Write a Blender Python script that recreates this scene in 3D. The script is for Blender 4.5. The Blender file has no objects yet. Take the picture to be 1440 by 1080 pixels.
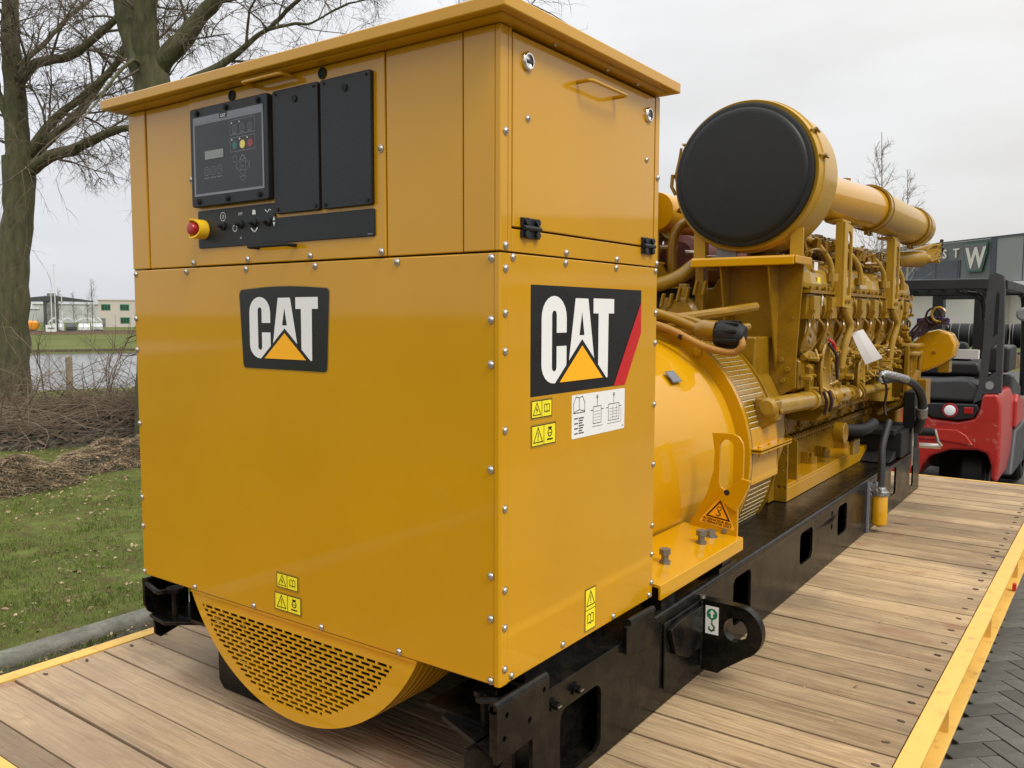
import bpy, bmesh, math, random
import numpy as np
from mathutils import Vector, Matrix, noise
from mathutils.geometry import tessellate_polygon
random.seed(7); np.random.seed(7)
R = math.radians
S = bpy.context.scene
COL = S.collection
# ------------------------------------------------------------------ camera
cam = bpy.data.cameras.new('camera'); cam.sensor_width = 36; cam.lens = 29.73
cam.clip_start = .05; cam.clip_end = 5000
co = bpy.data.objects.new('camera', cam); COL.objects.link(co)
pitch, roll, yaw = -.0816, .0025, -.6215
fw = Vector((math.sin(yaw)*math.cos(pitch), math.cos(yaw)*math.cos(pitch), math.sin(pitch)))
rt = Vector((math.cos(yaw), -math.sin(yaw), 0)); up = rt.cross(fw)
rt, up = math.cos(roll)*rt+math.sin(roll)*up, -math.sin(roll)*rt+math.cos(roll)*up
CAM = Vector((1.1225, -1.5213, .8601))
m = Matrix((rt, up, -fw)).transposed().to_4x4(); m.translation = CAM
co.matrix_world = m
S.camera = co
# ------------------------------------------------------------------ world: overcast sky
SUN_EL, SUN_AZ = 50, 104          # azimuth clockwise from +y
W = bpy.data.worlds.new('World'); S.world = W; W.use_nodes = True
nt = W.node_tree; N = nt.nodes; Lk = nt.links; N.clear()
def nd(t, **k):
    n = N.new(t)
    for a, b in k.items(): setattr(n, a, b)
    return n
out = nd('ShaderNodeOutputWorld'); mixs = nd('ShaderNodeMixShader'); mixs.inputs[0].default_value = .93
b1 = nd('ShaderNodeBackground'); b2 = nd('ShaderNodeBackground')
sk = nd('ShaderNodeTexSky', sky_type='NISHITA', sun_disc=False); sk.sun_elevation = R(SUN_EL); sk.sun_rotation = R(SUN_AZ)
sk.air_density = 1.5; sk.dust_density = 3
Lk.new(sk.outputs[0], b1.inputs[0]); b1.inputs[1].default_value = .09
tc = nd('ShaderNodeTexCoord'); mp = nd('ShaderNodeMapping'); mp.inputs['Scale'].default_value = (1, 1, 3.2)
Lk.new(tc.outputs['Generated'], mp.inputs[0])
nz = nd('ShaderNodeTexNoise'); nz.inputs['Scale'].default_value = 1.9; nz.inputs['Detail'].default_value = 5; nz.inputs['Roughness'].default_value = .55
Lk.new(mp.outputs[0], nz.inputs[0])
cr = nd('ShaderNodeValToRGB'); e = cr.color_ramp.elements
e[0].position = .34; e[0].color = (.635, .612, .575, 1); e[1].position = .64; e[1].color = (.745, .73, .705, 1)
Lk.new(nz.outputs[0], cr.inputs[0])
# overcast sky: brighter towards the zenith; thinner and bluer cloud low in the west
sep = nd('ShaderNodeSeparateXYZ'); Lk.new(tc.outputs['Generated'], sep.inputs[0])
mr = nd('ShaderNodeMapRange'); mr.inputs[1].default_value = 0; mr.inputs[2].default_value = 1; mr.inputs[3].default_value = 1.0; mr.inputs[4].default_value = 2.9
pw = nd('ShaderNodeMath', operation='POWER'); pw.inputs[1].default_value = 1.6
mxz = nd('ShaderNodeMath', operation='MAXIMUM'); mxz.inputs[1].default_value = 0; Lk.new(sep.outputs[2], mxz.inputs[0]); Lk.new(mxz.outputs[0], pw.inputs[0]); Lk.new(pw.outputs[0], mr.inputs[0])
west = nd('ShaderNodeMapRange'); west.inputs[1].default_value = .25; west.inputs[2].default_value = -.95; west.inputs[3].default_value = 0; west.inputs[4].default_value = 1
Lk.new(sep.outputs[0], west.inputs[0])
mw = nd('ShaderNodeMix', data_type='RGBA', blend_type='MULTIPLY'); mw.inputs[7].default_value = (.97, 1.02, 1.13, 1)
Lk.new(west.outputs[0], mw.inputs[0]); Lk.new(cr.outputs[0], mw.inputs[6])
Lk.new(mw.outputs[2], b2.inputs[0]); Lk.new(mr.outputs[0], b2.inputs[1])
Lk.new(b1.outputs[0], mixs.inputs[1]); Lk.new(b2.outputs[0], mixs.inputs[2]); Lk.new(mixs.outputs[0], out.inputs[0])
sun = bpy.data.lights.new('sun', 'SUN'); sun.energy = 1.9; sun.angle = R(20); sun.color = (1, .96, .9)
so = bpy.data.objects.new('sun', sun); COL.objects.link(so)
sd = Vector((math.sin(R(SUN_AZ))*math.cos(R(SUN_EL)), math.cos(R(SUN_AZ))*math.cos(R(SUN_EL)), math.sin(R(SUN_EL))))
so.rotation_euler = sd.to_track_quat('Z', 'Y').to_euler(); so.location = (6, -4, 9)
S.view_settings.view_transform = 'Standard'; S.view_settings.look = 'None'; S.view_settings.exposure = 0.12; S.view_settings.gamma = 1
try: S.view_settings.use_curve_mapping = False
except Exception: pass

# ------------------------------------------------------------------ materials
def mat(name, col, rough=.5, metal=0, coat=0, var=.08, ns=6, bump=0, bs=150, col2=None, rvar=.06, spec=.5, dirt=0, dirtcol=(.10,.075,.045), stretch=(1,1,1), thr=(.45,.62), rnd=0, coatr=.05):
    M_ = bpy.data.materials.new(name); M_.use_nodes = True
    t = M_.node_tree; n = t.nodes; l = t.links; p = n['Principled BSDF']
    p.inputs['Roughness'].default_value = rough; p.inputs['Metallic'].default_value = metal
    p.inputs['Coat Weight'].default_value = coat; p.inputs['Coat Roughness'].default_value = coatr
    p.inputs['Specular IOR Level'].default_value = spec
    tcn = n.new('ShaderNodeTexCoord'); mpn = n.new('ShaderNodeMapping'); mpn.inputs['Scale'].default_value = stretch
    l.new(tcn.outputs['Object'], mpn.inputs[0])
    no = n.new('ShaderNodeTexNoise'); no.inputs['Scale'].default_value = ns; no.inputs['Detail'].default_value = 6
    no.inputs['Roughness'].default_value = .6
    l.new(mpn.outputs[0], no.inputs[0])
    r = n.new('ShaderNodeValToRGB')
    c2 = col2 if col2 else tuple(min(1, c*(1+var)) for c in col)
    c1 = tuple(c*(1-var) for c in col) if not col2 else col
    r.color_ramp.elements[0].position = .35; r.color_ramp.elements[1].position = .65
    r.color_ramp.elements[0].color = (*c1, 1); r.color_ramp.elements[1].color = (*c2, 1)
    l.new(no.outputs[0], r.inputs[0]); last = r.outputs[0]
    if dirt:
        no2 = n.new('ShaderNodeTexNoise'); no2.inputs['Scale'].default_value = ns*2.7; no2.inputs['Detail'].default_value = 8; no2.inputs['Roughness'].default_value = .7
        l.new(mpn.outputs[0], no2.inputs[0])
        mr_ = n.new('ShaderNodeMapRange'); mr_.inputs[1].default_value = thr[0]; mr_.inputs[2].default_value = thr[1]; mr_.inputs[3].default_value = 0; mr_.inputs[4].default_value = dirt
        l.new(no2.outputs[0], mr_.inputs[0])
        mx = n.new('ShaderNodeMix'); mx.data_type = 'RGBA'; mx.inputs[7].default_value = (*dirtcol, 1)
        l.new(mr_.outputs[0], mx.inputs[0]); l.new(last, mx.inputs[6]); last = mx.outputs[2]
    if rnd:
        oi = n.new('ShaderNodeObjectInfo'); hs = n.new('ShaderNodeHueSaturation'); m3 = n.new('ShaderNodeMapRange')
        m3.inputs[3].default_value = 1-rnd; m3.inputs[4].default_value = 1+rnd
        l.new(oi.outputs['Random'], m3.inputs[0]); l.new(m3.outputs[0], hs.inputs['Value']); l.new(last, hs.inputs['Color']); last = hs.outputs[0]
    l.new(last, p.inputs['Base Color'])
    if rvar:
        m2 = n.new('ShaderNodeMapRange'); m2.inputs[1].default_value = .3; m2.inputs[2].default_value = .7
        m2.inputs[3].default_value = max(.02, rough-rvar); m2.inputs[4].default_value = min(1, rough+rvar)
        l.new(no.outputs[0], m2.inputs[0]); l.new(m2.outputs[0], p.inputs['Roughness'])
    if bump:
        nb = n.new('ShaderNodeTexNoise'); nb.inputs['Scale'].default_value = bs; nb.inputs['Detail'].default_value = 3
        l.new(mpn.outputs[0], nb.inputs[0])
        bp = n.new('ShaderNodeBump'); bp.inputs['Strength'].default_value = bump; bp.inputs['Distance'].default_value = .01
        l.new(nb.outputs[0], bp.inputs['Height']); l.new(bp.outputs[0], p.inputs['Normal'])
    return M_
YEL = (.56, .278, .0012)
M = {}
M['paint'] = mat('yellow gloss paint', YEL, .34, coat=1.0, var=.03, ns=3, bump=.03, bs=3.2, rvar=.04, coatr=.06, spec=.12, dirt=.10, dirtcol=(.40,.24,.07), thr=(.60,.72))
M['paint_eng_shade'] = mat('shaded yellow engine paint', (.27,.142,.005), .27, spec=.3, coat=.45, var=.08, ns=9, bump=.12, bs=60, dirt=.22, dirtcol=(.14,.07,.01), coatr=.15)  # yellow darkened in the base colour to carry the engine's shade
M['pipe'] = mat('yellow sheet paint', (.45,.26,.022), .32, spec=.25, coat=.3, var=.05, ns=4, bump=.03, bs=30, coatr=.12)
M['filtercover'] = mat('black stretched cover', (.0075,.0085,.009), .5, bump=.22, bs=5, spec=.4, dirt=.12, dirtcol=(.05,.045,.035), thr=(.55,.7))
M['cream'] = mat('lit yellow cast paint in dust', (.35,.202,.018), .28, spec=.3, coat=.45, var=.08, ns=9, bump=.1, bs=60, dirt=.18, dirtcol=(.18,.09,.015), coatr=.12)  # lighter twin of the engine yellow, highlights put into the colour
M['black'] = mat('black chassis paint', (.0045,.0045,.0045), .26, var=.15, ns=7, bump=.04, bs=70, dirt=.5, dirtcol=(.026,.020,.013), rvar=.08, spec=.2)
M['blackmatt'] = mat('black rubber', (.007,.0075,.008), .6, bump=.05, spec=.35)
M['plate'] = mat('black powder coat', (.011,.012,.015), .42, bump=.15, bs=400, spec=.4)
M['dark'] = mat('dark interior', (.012,.010,.008), .8)
M['steel'] = mat('zinc plated steel', (.55,.52,.47), .38, metal=1, ns=30)
M['chrome'] = mat('chrome', (.75,.74,.72), .12, metal=1)
M['caststeel'] = mat('grey bolt steel', (.24,.235,.22), .42, metal=.7, bump=.2)
M['white'] = mat('white print', (.80,.80,.79), .35, var=.01)
M['blackink'] = mat('black print', (.008,.008,.009), .3, var=.05)
M['red'] = mat('red print', (.52,.012,.014), .35, var=.04)
M['orange'] = mat('logo yellow print', (.98,.45,.006), .35, var=.01)
M['stick'] = mat('yellow sticker', (.86,.74,.02), .4, var=.02)
M['green'] = mat('green print', (.01,.22,.07), .4)
M['grey'] = mat('grey print', (.20,.21,.24), .4)
M['lcd'] = mat('grey lcd', (.22,.24,.23), .25)
M['keypad'] = mat('keypad print', (.022,.025,.030), .38)
M['teal'] = mat('teal key', (.01,.12,.11), .4); M['redkey'] = mat('red key', (.30,.02,.03), .4); M['yelkey'] = mat('yellow key', (.75,.6,.08), .4)
M['knob'] = mat('red stop button', (.35,.008,.012), .35, coat=.3)
M['knobguard'] = mat('yellow button guard', (.85,.52,.02), .4)
M['hole_glint'] = mat('painted hole glint', (.92,.80,.50), .5)  # pale colour for highlights painted beside the band's dots
M['maroon'] = mat('maroon exhaust lagging', (.10,.022,.016), .7, bump=.4, bs=40, var=.3)
M['orangehose'] = mat('orange conduit', (.36,.17,.022), .5, bump=.5, bs=200)
M['paper'] = mat('white paper', (.80,.81,.82), .7, var=.02)
M['hose'] = mat('black hose', (.015,.015,.016), .55, bump=.2)
M['railyel'] = mat('yellow trailer paint', (.70,.44,.10), .5, var=.06, ns=5, bump=.1, bs=30, dirt=.55, dirtcol=(.26,.14,.05), thr=(.55,.68))
M['silver'] = mat('foil wrap', (.30,.30,.30), .38, metal=.85, bump=.8, bs=60)
M['wire'] = mat('dark red wire', (.022,.006,.008), .5)
M['purple'] = mat('purple wire', (.05,.02,.12), .5)
def bark(name, a, b, moss):
    return mat(name, a, .9, col2=b, ns=14, bump=1.0, bs=26, stretch=(1,1,.28), dirt=.75, dirtcol=moss, thr=(.42,.60), rvar=0)
M['bark'] = bark('mossy bark', (.045,.038,.022), (.115,.10,.06), (.075,.085,.022))
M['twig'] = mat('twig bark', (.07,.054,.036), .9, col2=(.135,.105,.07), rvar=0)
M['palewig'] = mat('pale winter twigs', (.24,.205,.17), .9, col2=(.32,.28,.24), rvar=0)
M['brush'] = mat('dry brushwood', (.085,.056,.036), .9, col2=(.23,.17,.12), ns=1.7, rvar=0)
M['brush_pale'] = mat('pale bare branch', (.22,.18,.13), .85, rvar=0)
M['litter'] = mat('fallen leaves', (.16,.09,.045), .85, col2=(.42,.32,.20), ns=9, rvar=0)
M['concrete'] = mat('concrete kerb', (.12,.115,.095), .85, col2=(.20,.19,.155), ns=8, bump=.6, bs=120, dirt=.6, dirtcol=(.06,.07,.03), thr=(.5,.65))
M['rustbolt'] = mat('rusty bolt', (.05,.033,.02), .8, col2=(.10,.07,.045), ns=40)
M['brick'] = mat('concrete paver', (.098,.092,.074), .7, col2=(.145,.137,.115), ns=14, bump=.5, bs=240, rnd=.22, dirt=.7, dirtcol=(.30,.29,.26), thr=(.60,.66))
M['glass'] = mat('window glass', (.02,.05,.04), .1)

def wood():
    M_ = bpy.data.materials.new('weathered deck wood'); M_.use_nodes = True
    t = M_.node_tree; n = t.nodes; l = t.links; p = n['Principled BSDF']
    p.inputs['Roughness'].default_value = .72; p.inputs['Specular IOR Level'].default_value = .3
    tcn = n.new('ShaderNodeTexCoord'); oi = n.new('ShaderNodeObjectInfo')
    vm = n.new('ShaderNodeVectorMath'); vm.operation = 'MULTIPLY_ADD'; vm.inputs[1].default_value = (1,1,1)
    cx = n.new('ShaderNodeCombineXYZ'); mu = n.new('ShaderNodeMath'); mu.operation = 'MULTIPLY'; mu.inputs[1].default_value = 37.
    l.new(oi.outputs['Random'], mu.inputs[0]); l.new(mu.outputs[0], cx.inputs[0]); l.new(mu.outputs[0], cx.inputs[1])
    l.new(tcn.outputs['Object'], vm.inputs[0]); l.new(cx.outputs[0], vm.inputs[2])
    def mapn(s, src=vm.outputs[0]):
        m_ = n.new('ShaderNodeMapping'); m_.inputs['Scale'].default_value = s; l.new(src, m_.inputs[0]); return m_.outputs[0]
    def nz_(s, sc, det=6, ro=.6, dist=0):
        a = n.new('ShaderNodeTexNoise'); a.inputs['Scale'].default_value = sc; a.inputs['Detail'].default_value = det; a.inputs['Roughness'].default_value = ro; a.inputs['Distortion'].default_value = dist
        l.new(mapn(s), a.inputs[0]); return a.outputs[0]
    # knots push the grain aside
    vo = n.new('ShaderNodeTexVoronoi'); vo.inputs['Scale'].default_value = 1.0; l.new(mapn((1.5, 5.5, 1)), vo.inputs[0])
    kn = n.new('ShaderNodeMapRange'); kn.inputs[1].default_value = .0; kn.inputs[2].default_value = .30; kn.inputs[3].default_value = 1; kn.inputs[4].default_value = 0; kn.interpolation_type = 'SMOOTHSTEP'
    l.new(vo.outputs['Distance'], kn.inputs[0])
    grain_src = nz_((.9, 11, 1), 1.6, 3, .5, .3)
    add = n.new('ShaderNodeMath'); add.operation = 'MULTIPLY_ADD'; l.new(kn.outputs[0], add.inputs[0]); add.inputs[1].default_value = .45; l.new(grain_src, add.inputs[2])
    sc = n.new('ShaderNodeMath'); sc.operation = 'MULTIPLY'; sc.inputs[1].default_value = 26; l.new(add.outputs[0], sc.inputs[0])
    si = n.new('ShaderNodeMath'); si.operation = 'SINE'; l.new(sc.outputs[0], si.inputs[0])
    rings = n.new('ShaderNodeMapRange'); rings.inputs[1].default_value = -1; rings.inputs[2].default_value = 1; l.new(si.outputs[0], rings.inputs[0])
    fine = nz_((2.2, 120, 1), 1.0, 5, .75)
    fine2 = nz_((7, 60, 1), 3.0, 4, .7)
    def ramp(src, *st):
        r_ = n.new('ShaderNodeValToRGB'); el = r_.color_ramp.elements
        while len(el) < len(st): el.new(.5)
        for q, (po, c) in zip(el, st): q.position = po; q.color = (*c, 1)
        l.new(src, r_.inputs[0]); return r_.outputs[0]
    def mix(fac, a, b, bt='MIX'):
        x = n.new('ShaderNodeMix'); x.data_type = 'RGBA'; x.blend_type = bt
        if isinstance(fac, float): x.inputs[0].default_value = fac
        else: l.new(fac, x.inputs[0])
        for i, s_ in ((6, a), (7, b)):
            if isinstance(s_, tuple): x.inputs[i].default_value = (*s_, 1)
            else: l.new(s_, x.inputs[i])
        return x.outputs[2]
    base = ramp(nz_((.8, 5, 1), 1.3, 5, .6), (.30, (.27,.175,.085)), (.5, (.42,.29,.15)), (.7, (.56,.405,.215)))
    c = mix(.26, base, ramp(rings.outputs[0], (0, (.25,.155,.075)), (.5, (.57,.42,.235))))
    c = mix(.75, c, ramp(fine, (.32, (.45,.38,.32)), (.56, (1.05,1.05,1.05))), 'MULTIPLY')
    c = mix(ramp(fine2, (.58, (0,0,0)), (.70, (.5,.5,.5))), c, (.14,.085,.045))
    kc = ramp(vo.outputs['Distance'], (.045, (1,1,1)), (.12, (0,0,0)))
    # grime that gathers along the board edges
    sx_ = n.new('ShaderNodeSeparateXYZ'); l.new(tcn.outputs['Object'], sx_.inputs[0])
    ed_ = n.new('ShaderNodeMath'); ed_.operation = 'SUBTRACT'; l.new(sx_.outputs[1], ed_.inputs[0]); ed_.inputs[1].default_value = .07625
    ab_ = n.new('ShaderNodeMath'); ab_.operation = 'ABSOLUTE'; l.new(ed_.outputs[0], ab_.inputs[0])
    eg = n.new('ShaderNodeMapRange'); eg.inputs[1].default_value = .062; eg.inputs[2].default_value = .076; eg.inputs[3].default_value = 0; eg.inputs[4].default_value = .5; l.new(ab_.outputs[0], eg.inputs[0])
    em_ = n.new('ShaderNodeMath'); em_.operation = 'MULTIPLY'; l.new(eg.outputs[0], em_.inputs[0]); l.new(nz_((4, 1, 1), 2.0, 4, .7), em_.inputs[1])
    c = mix(em_.outputs[0], c, (.13,.09,.055))
    c = mix(ramp(nz_((.7, 9, 1), 2.2, 8, .75, 1.5), (.55, (0,0,0)), (.62, (.5,.5,.5))), c, (.25,.175,.11))
    c = mix(kc, c, (.09,.045,.02)); c = mix(ramp(nz_((3,26,1), 2.4, 6, .8, 1.2), (.56, (0,0,0)), (.66, (.55,.55,.55))), c, (.60,.46,.31))
    # mud, oil and reddish stains that lie across the boards
    gm = n.new('ShaderNodeNewGeometry')
    st = n.new('ShaderNodeTexNoise'); st.inputs['Scale'].default_value = 1.7; st.inputs['Detail'].default_value = 7; st.inputs['Roughness'].default_value = .65; l.new(gm.outputs['Position'], st.inputs[0])
    c = mix(ramp(st.outputs[0], (.46, (0,0,0)), (.64, (.6,.6,.6))), c, (.20,.145,.10))
    # walked-on grime at the loading end, with shade painted into the boards
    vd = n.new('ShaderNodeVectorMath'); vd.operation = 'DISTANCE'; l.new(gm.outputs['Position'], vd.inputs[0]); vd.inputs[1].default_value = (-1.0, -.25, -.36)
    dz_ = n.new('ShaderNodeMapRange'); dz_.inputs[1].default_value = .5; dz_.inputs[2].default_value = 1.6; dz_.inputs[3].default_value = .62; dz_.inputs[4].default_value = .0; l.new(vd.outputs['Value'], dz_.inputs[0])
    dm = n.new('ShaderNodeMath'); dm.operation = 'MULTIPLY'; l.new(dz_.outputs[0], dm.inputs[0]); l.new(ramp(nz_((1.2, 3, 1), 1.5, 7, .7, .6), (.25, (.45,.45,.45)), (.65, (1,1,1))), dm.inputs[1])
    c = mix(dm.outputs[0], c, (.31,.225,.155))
    st2 = n.new('ShaderNodeTexNoise'); st2.inputs['Scale'].default_value = 4.3; st2.inputs['Detail'].default_value = 4; l.new(gm.outputs['Position'], st2.inputs[0])
    c = mix(ramp(st2.outputs[0], (.60, (0,0,0)), (.70, (.45,.45,.45))), c, (.26,.11,.06))
    hs = n.new('ShaderNodeHueSaturation'); m3 = n.new('ShaderNodeMapRange'); m3.inputs[3].default_value = .70; m3.inputs[4].default_value = 1.16
    l.new(oi.outputs['Random'], m3.inputs[0]); l.new(m3.outputs[0], hs.inputs['Value']); hs.inputs['Saturation'].default_value = .97; l.new(c, hs.inputs['Color'])
    l.new(hs.outputs[0], p.inputs['Base Color'])
    bp = n.new('ShaderNodeBump'); bp.inputs['Strength'].default_value = .5; bp.inputs['Distance'].default_value = .004
    ad = n.new('ShaderNodeMath'); ad.operation = 'ADD'; l.new(fine, ad.inputs[0]); l.new(rings.outputs[0], ad.inputs[1])
    l.new(ad.outputs[0], bp.inputs['Height']); l.new(bp.outputs[0], p.inputs['Normal'])
    return M_
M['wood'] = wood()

def ground_mat():
    M_ = mat('grass turf', (.075,.095,.024), .95, col2=(.12,.145,.038), ns=3, bump=1, bs=60, dirt=.7, dirtcol=(.085,.058,.032), thr=(.45,.60), rvar=0, spec=.05)
    return M_
M['turf'] = ground_mat()
M['grass'] = mat('grass blades', (.080,.125,.022), .8, col2=(.155,.205,.048), ns=2.6, rvar=0, spec=.15, dirt=.75, dirtcol=(.22,.18,.10), thr=(.50,.60))
M['fargrass'] = mat('far bank grass', (.085,.105,.030), .95, col2=(.125,.14,.048), ns=.25, rvar=0, spec=.05)
M['soil'] = mat('dark gutter soil', (.022,.018,.012), .9, col2=(.06,.055,.03), ns=12, bump=1, bs=60, rvar=0)
M['asphalt'] = mat('yard paving', (.055,.052,.045), .85, col2=(.085,.08,.07), ns=3, bump=.6, bs=150, rvar=0)
def water():
    M_ = mat('canal water', (.10,.10,.085), .16, var=.1, ns=.4, bump=.25, bs=1.4, stretch=(1,1,1), rvar=0); return M_
M['water'] = water()

# ------------------------------------------------------------------ geometry helpers
ROOT = {}
def V(*a): return Vector(a)
SPLIT = {'front_gear_case','isolator_pad','pipe_bracket','starter_motor','saddle_bracket','rear_bracket','cross_member','foil_sleeve','bright_tube','mounting_plate','front_pillar','fuel_shelf','cable_bundle','vent_pipe','lug_backing_plate','cable_lug','breaker_box','cover_clip','portal_leg','valley_shade','legs','rail_bolt','cradle','cable_run'}
class G:
    def __init__(s): s.v = []; s.f = []; s.mi = []
    def add(s, vs, fs, mi=0):
        b = len(s.v); s.v += [tuple(q) for q in vs]; s.f += [tuple(i+b for i in f) for f in fs]; s.mi += [mi]*len(fs); return s
    def box(s, x0, x1, y0, y1, z0, z1, mi=0):
        vs = [(x, y, z) for z in (z0, z1) for y in (y0, y1) for x in (x0, x1)]
        return s.add(vs, [(0,2,3,1),(4,5,7,6),(0,1,5,4),(2,6,7,3),(0,4,6,2),(1,3,7,5)], mi)
    def prism(s, poly, ax, a, b, holes=(), mi=0):
        loops = [list(poly)] + [list(h) for h in holes]
        flat = [q for lp in loops for q in lp]
        tris = tessellate_polygon([[Vector((q[0], q[1], 0)) for q in lp] for lp in loops])
        def put(q, d): return {'x': (d, q[0], q[1]), 'y': (q[0], d, q[1]), 'z': (q[0], q[1], d)}[ax]
        n = len(flat); vs = [put(q, a) for q in flat] + [put(q, b) for q in flat]
        fs = [tuple(t) for t in tris] + [tuple(i+n for i in reversed(t)) for t in tris]
        if not holes: fs = [tuple(range(n)), tuple(range(2*n-1, n-1, -1))]
        k = 0
        for lp in loops:
            c = len(lp)
            for i in range(c):
                j = (i+1) % c; fs.append((k+i, k+j, n+k+j, n+k+i))
            k += c
        return s.add(vs, fs, mi)
    def tube(s, pts, r, n=8, mi=0, cap=True, smooth=0):
        pts = [Vector(p) for p in pts]
        rs = list(r) if isinstance(r, (list, tuple)) else [r]*len(pts)
        if smooth and len(pts) > 2:
            q = []; rq = []; P_ = [2*pts[0]-pts[1]] + pts + [2*pts[-1]-pts[-2]]
            for i in range(len(pts)-1):
                p0, p1, p2, p3 = P_[i:i+4]
                for k in range(smooth):
                    t = k/smooth
                    q.append(.5*((2*p1)+(p2-p0)*t+(2*p0-5*p1+4*p2-p3)*t*t+(3*p1-p0-3*p2+p3)*t**3)); rq.append(rs[i]*(1-t)+rs[i+1]*t)
            pts = q+[pts[-1]]; rs = rq+[rs[-1]]
        d0 = (pts[1]-pts[0]).normalized(); a = d0.orthogonal().normalized(); vs = []
        for i, p in enumerate(pts):
            d = (pts[min(i+1, len(pts)-1)]-pts[max(i-1, 0)])
            d = d.normalized() if d.length > 1e-9 else d0
            a = (a-d*a.dot(d)); a = a.normalized() if a.length > 1e-6 else d.orthogonal().normalized()
            b = d.cross(a)
            for k in range(n):
                t = 2*math.pi*k/n; vs.append(p+(a*math.cos(t)+b*math.sin(t))*rs[i])
        fs = [(i*n+k, i*n+(k+1) % n, (i+1)*n+(k+1) % n, (i+1)*n+k) for i in range(len(pts)-1) for k in range(n)]
        if cap: fs += [tuple(range(n-1, -1, -1)), tuple(range((len(pts)-1)*n, len(pts)*n))]
        return s.add(vs, fs, mi)
    def cyl(s, p0, p1, r, n=24, mi=0, r1=None): return s.tube([p0, p1], [r, r if r1 is None else r1], n, mi)
    def lathe(s, o, d, prof, n=48, mi=0, a0=0, a1=360):      # prof: (distance along d, radius)
        o = Vector(o); d = Vector(d).normalized()
        a = Vector((0, 0, 1)) if abs(d.z) < .9 else Vector((1, 0, 0)); b = d.cross(a).normalized(); a = b.cross(d)
        full = a1-a0 >= 360; c = n if full else n+1; vs = []
        for h, r in prof:
            for k in range(c):
                t = R(a0+(a1-a0)*k/n); vs.append(o+d*h+(a*math.cos(t)+b*math.sin(t))*r)
        fs = []
        for i in range(len(prof)-1):
            for k in range(n):
                j = (k+1) % c; fs.append((i*c+k, i*c+j, (i+1)*c+j, (i+1)*c+k))
        return s.add(vs, fs, mi)
    def build(s, name, mt, parent=None, **kw):
        if name in SPLIT and not kw.get('_one'):
            lead = None; nv = len(s.v); rep = list(range(nv))
            def find(i):
                while rep[i] != i: rep[i] = rep[rep[i]]; i = rep[i]
                return i
            for f in s.f:
                for i in f[1:]: rep[find(i)] = find(f[0])
            isl = {}
            for f, mi in zip(s.f, s.mi): isl.setdefault(find(f[0]), []).append((f, mi))
            for fs in isl.values():
                used = sorted({i for f, _ in fs for i in f}); mp_ = {i: k for k, i in enumerate(used)}
                q = G(); q.v = [s.v[i] for i in used]; q.f = [tuple(mp_[i] for i in f) for f, _ in fs]; q.mi = [mi for _, mi in fs]
                o = q.build1(name, mt, parent, **kw)
                if lead is None: lead = o
            return lead
        return s.build1(name, mt, parent, **kw)
    def build1(s, name, mt, parent=None, smooth=35, bevel=0, seg=2, local=False, recalc=True, shift=None):
        mts = mt if isinstance(mt, (list, tuple)) else [mt]
        off = Vector((0, 0, 0))
        if parent is not None and not local:
            r_ = parent
            while r_.parent: r_ = r_.parent
            off = ROOT.get(r_.name, Vector((0, 0, 0)))
        if shift is not None: off = Vector(shift)
        me = bpy.data.meshes.new(name)
        me.from_pydata([(a-off.x, b-off.y, c-off.z) for a, b, c in s.v], [], s.f)
        for q in mts: me.materials.append(M[q] if isinstance(q, str) else q)
        if len(mts) > 1: me.polygons.foreach_set('material_index', s.mi)
        if recalc and len(s.f) < 60000:
            bm = bmesh.new(); bm.from_mesh(me); bmesh.ops.recalc_face_normals(bm, faces=bm.faces); bm.to_mesh(me); bm.free()
        if smooth:
            me.polygons.foreach_set('use_smooth', [True]*len(me.polygons)); me.set_sharp_from_angle(angle=R(smooth))
        me.update()
        o = bpy.data.objects.new(name, me); COL.objects.link(o)
        if shift is not None: o.location = shift
        if parent is not None: o.parent = parent
        if bevel:
            bv = o.modifiers.new('bevel', 'BEVEL'); bv.width = bevel; bv.segments = seg; bv.limit_method = 'ANGLE'; bv.angle_limit = R(40); bv.harden_normals = True
        return o
def tag(o, label=None, cat=None, group=None, kind=None):
    if label: o['label'] = label
    if cat: o['category'] = cat
    if group: o['group'] = group
    if kind: o['kind'] = kind
    return o
def thing(name, loc, label, cat, group=None, rz=0):
    o = bpy.data.objects.new(name, None); COL.objects.link(o); o.location = loc; o.rotation_euler = (0, 0, rz); o.empty_display_size = .1
    if rz == 0: ROOT[o.name] = Vector(loc)
    return tag(o, label, cat, group)
def inst(src, parent, loc, rot=None, name=None):
    c = src.copy(); COL.objects.link(c); c.parent = parent; r_ = parent
    while r_.parent: r_ = r_.parent
    c.location = Vector(loc)-ROOT.get(r_.name, Vector((0, 0, 0)))
    if rot is not None: c.rotation_mode = 'QUATERNION'; c.rotation_quaternion = rot
    return c
def rrect(a0, a1, b0, b1, r, n=5):
    out_ = []
    for cx_, cy_, s0 in ((a1-r, b1-r, 0), (a0+r, b1-r, 90), (a0+r, b0+r, 180), (a1-r, b0+r, 270)):
        for k in range(n+1): t = R(s0+90*k/n); out_.append((cx_+r*math.cos(t), cy_+r*math.sin(t)))
    return out_
def circ(a, b, r, n=20): return [(a+r*math.cos(2*math.pi*k/n), b+r*math.sin(2*math.pi*k/n)) for k in range(n)]
def text_geo(txt, size, bold=0.0):
    cu = bpy.data.curves.new('t', 'FONT'); cu.body = txt; cu.size = size; cu.offset = bold*size; cu.resolution_u = 3
    o = bpy.data.objects.new('t', cu); COL.objects.link(o)
    me = bpy.data.meshes.new_from_object(o)
    r_ = [tuple(v.co) for v in me.vertices], [tuple(p.vertices) for p in me.polygons]
    bpy.data.objects.remove(o); bpy.data.curves.remove(cu); bpy.data.meshes.remove(me); return r_
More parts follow.
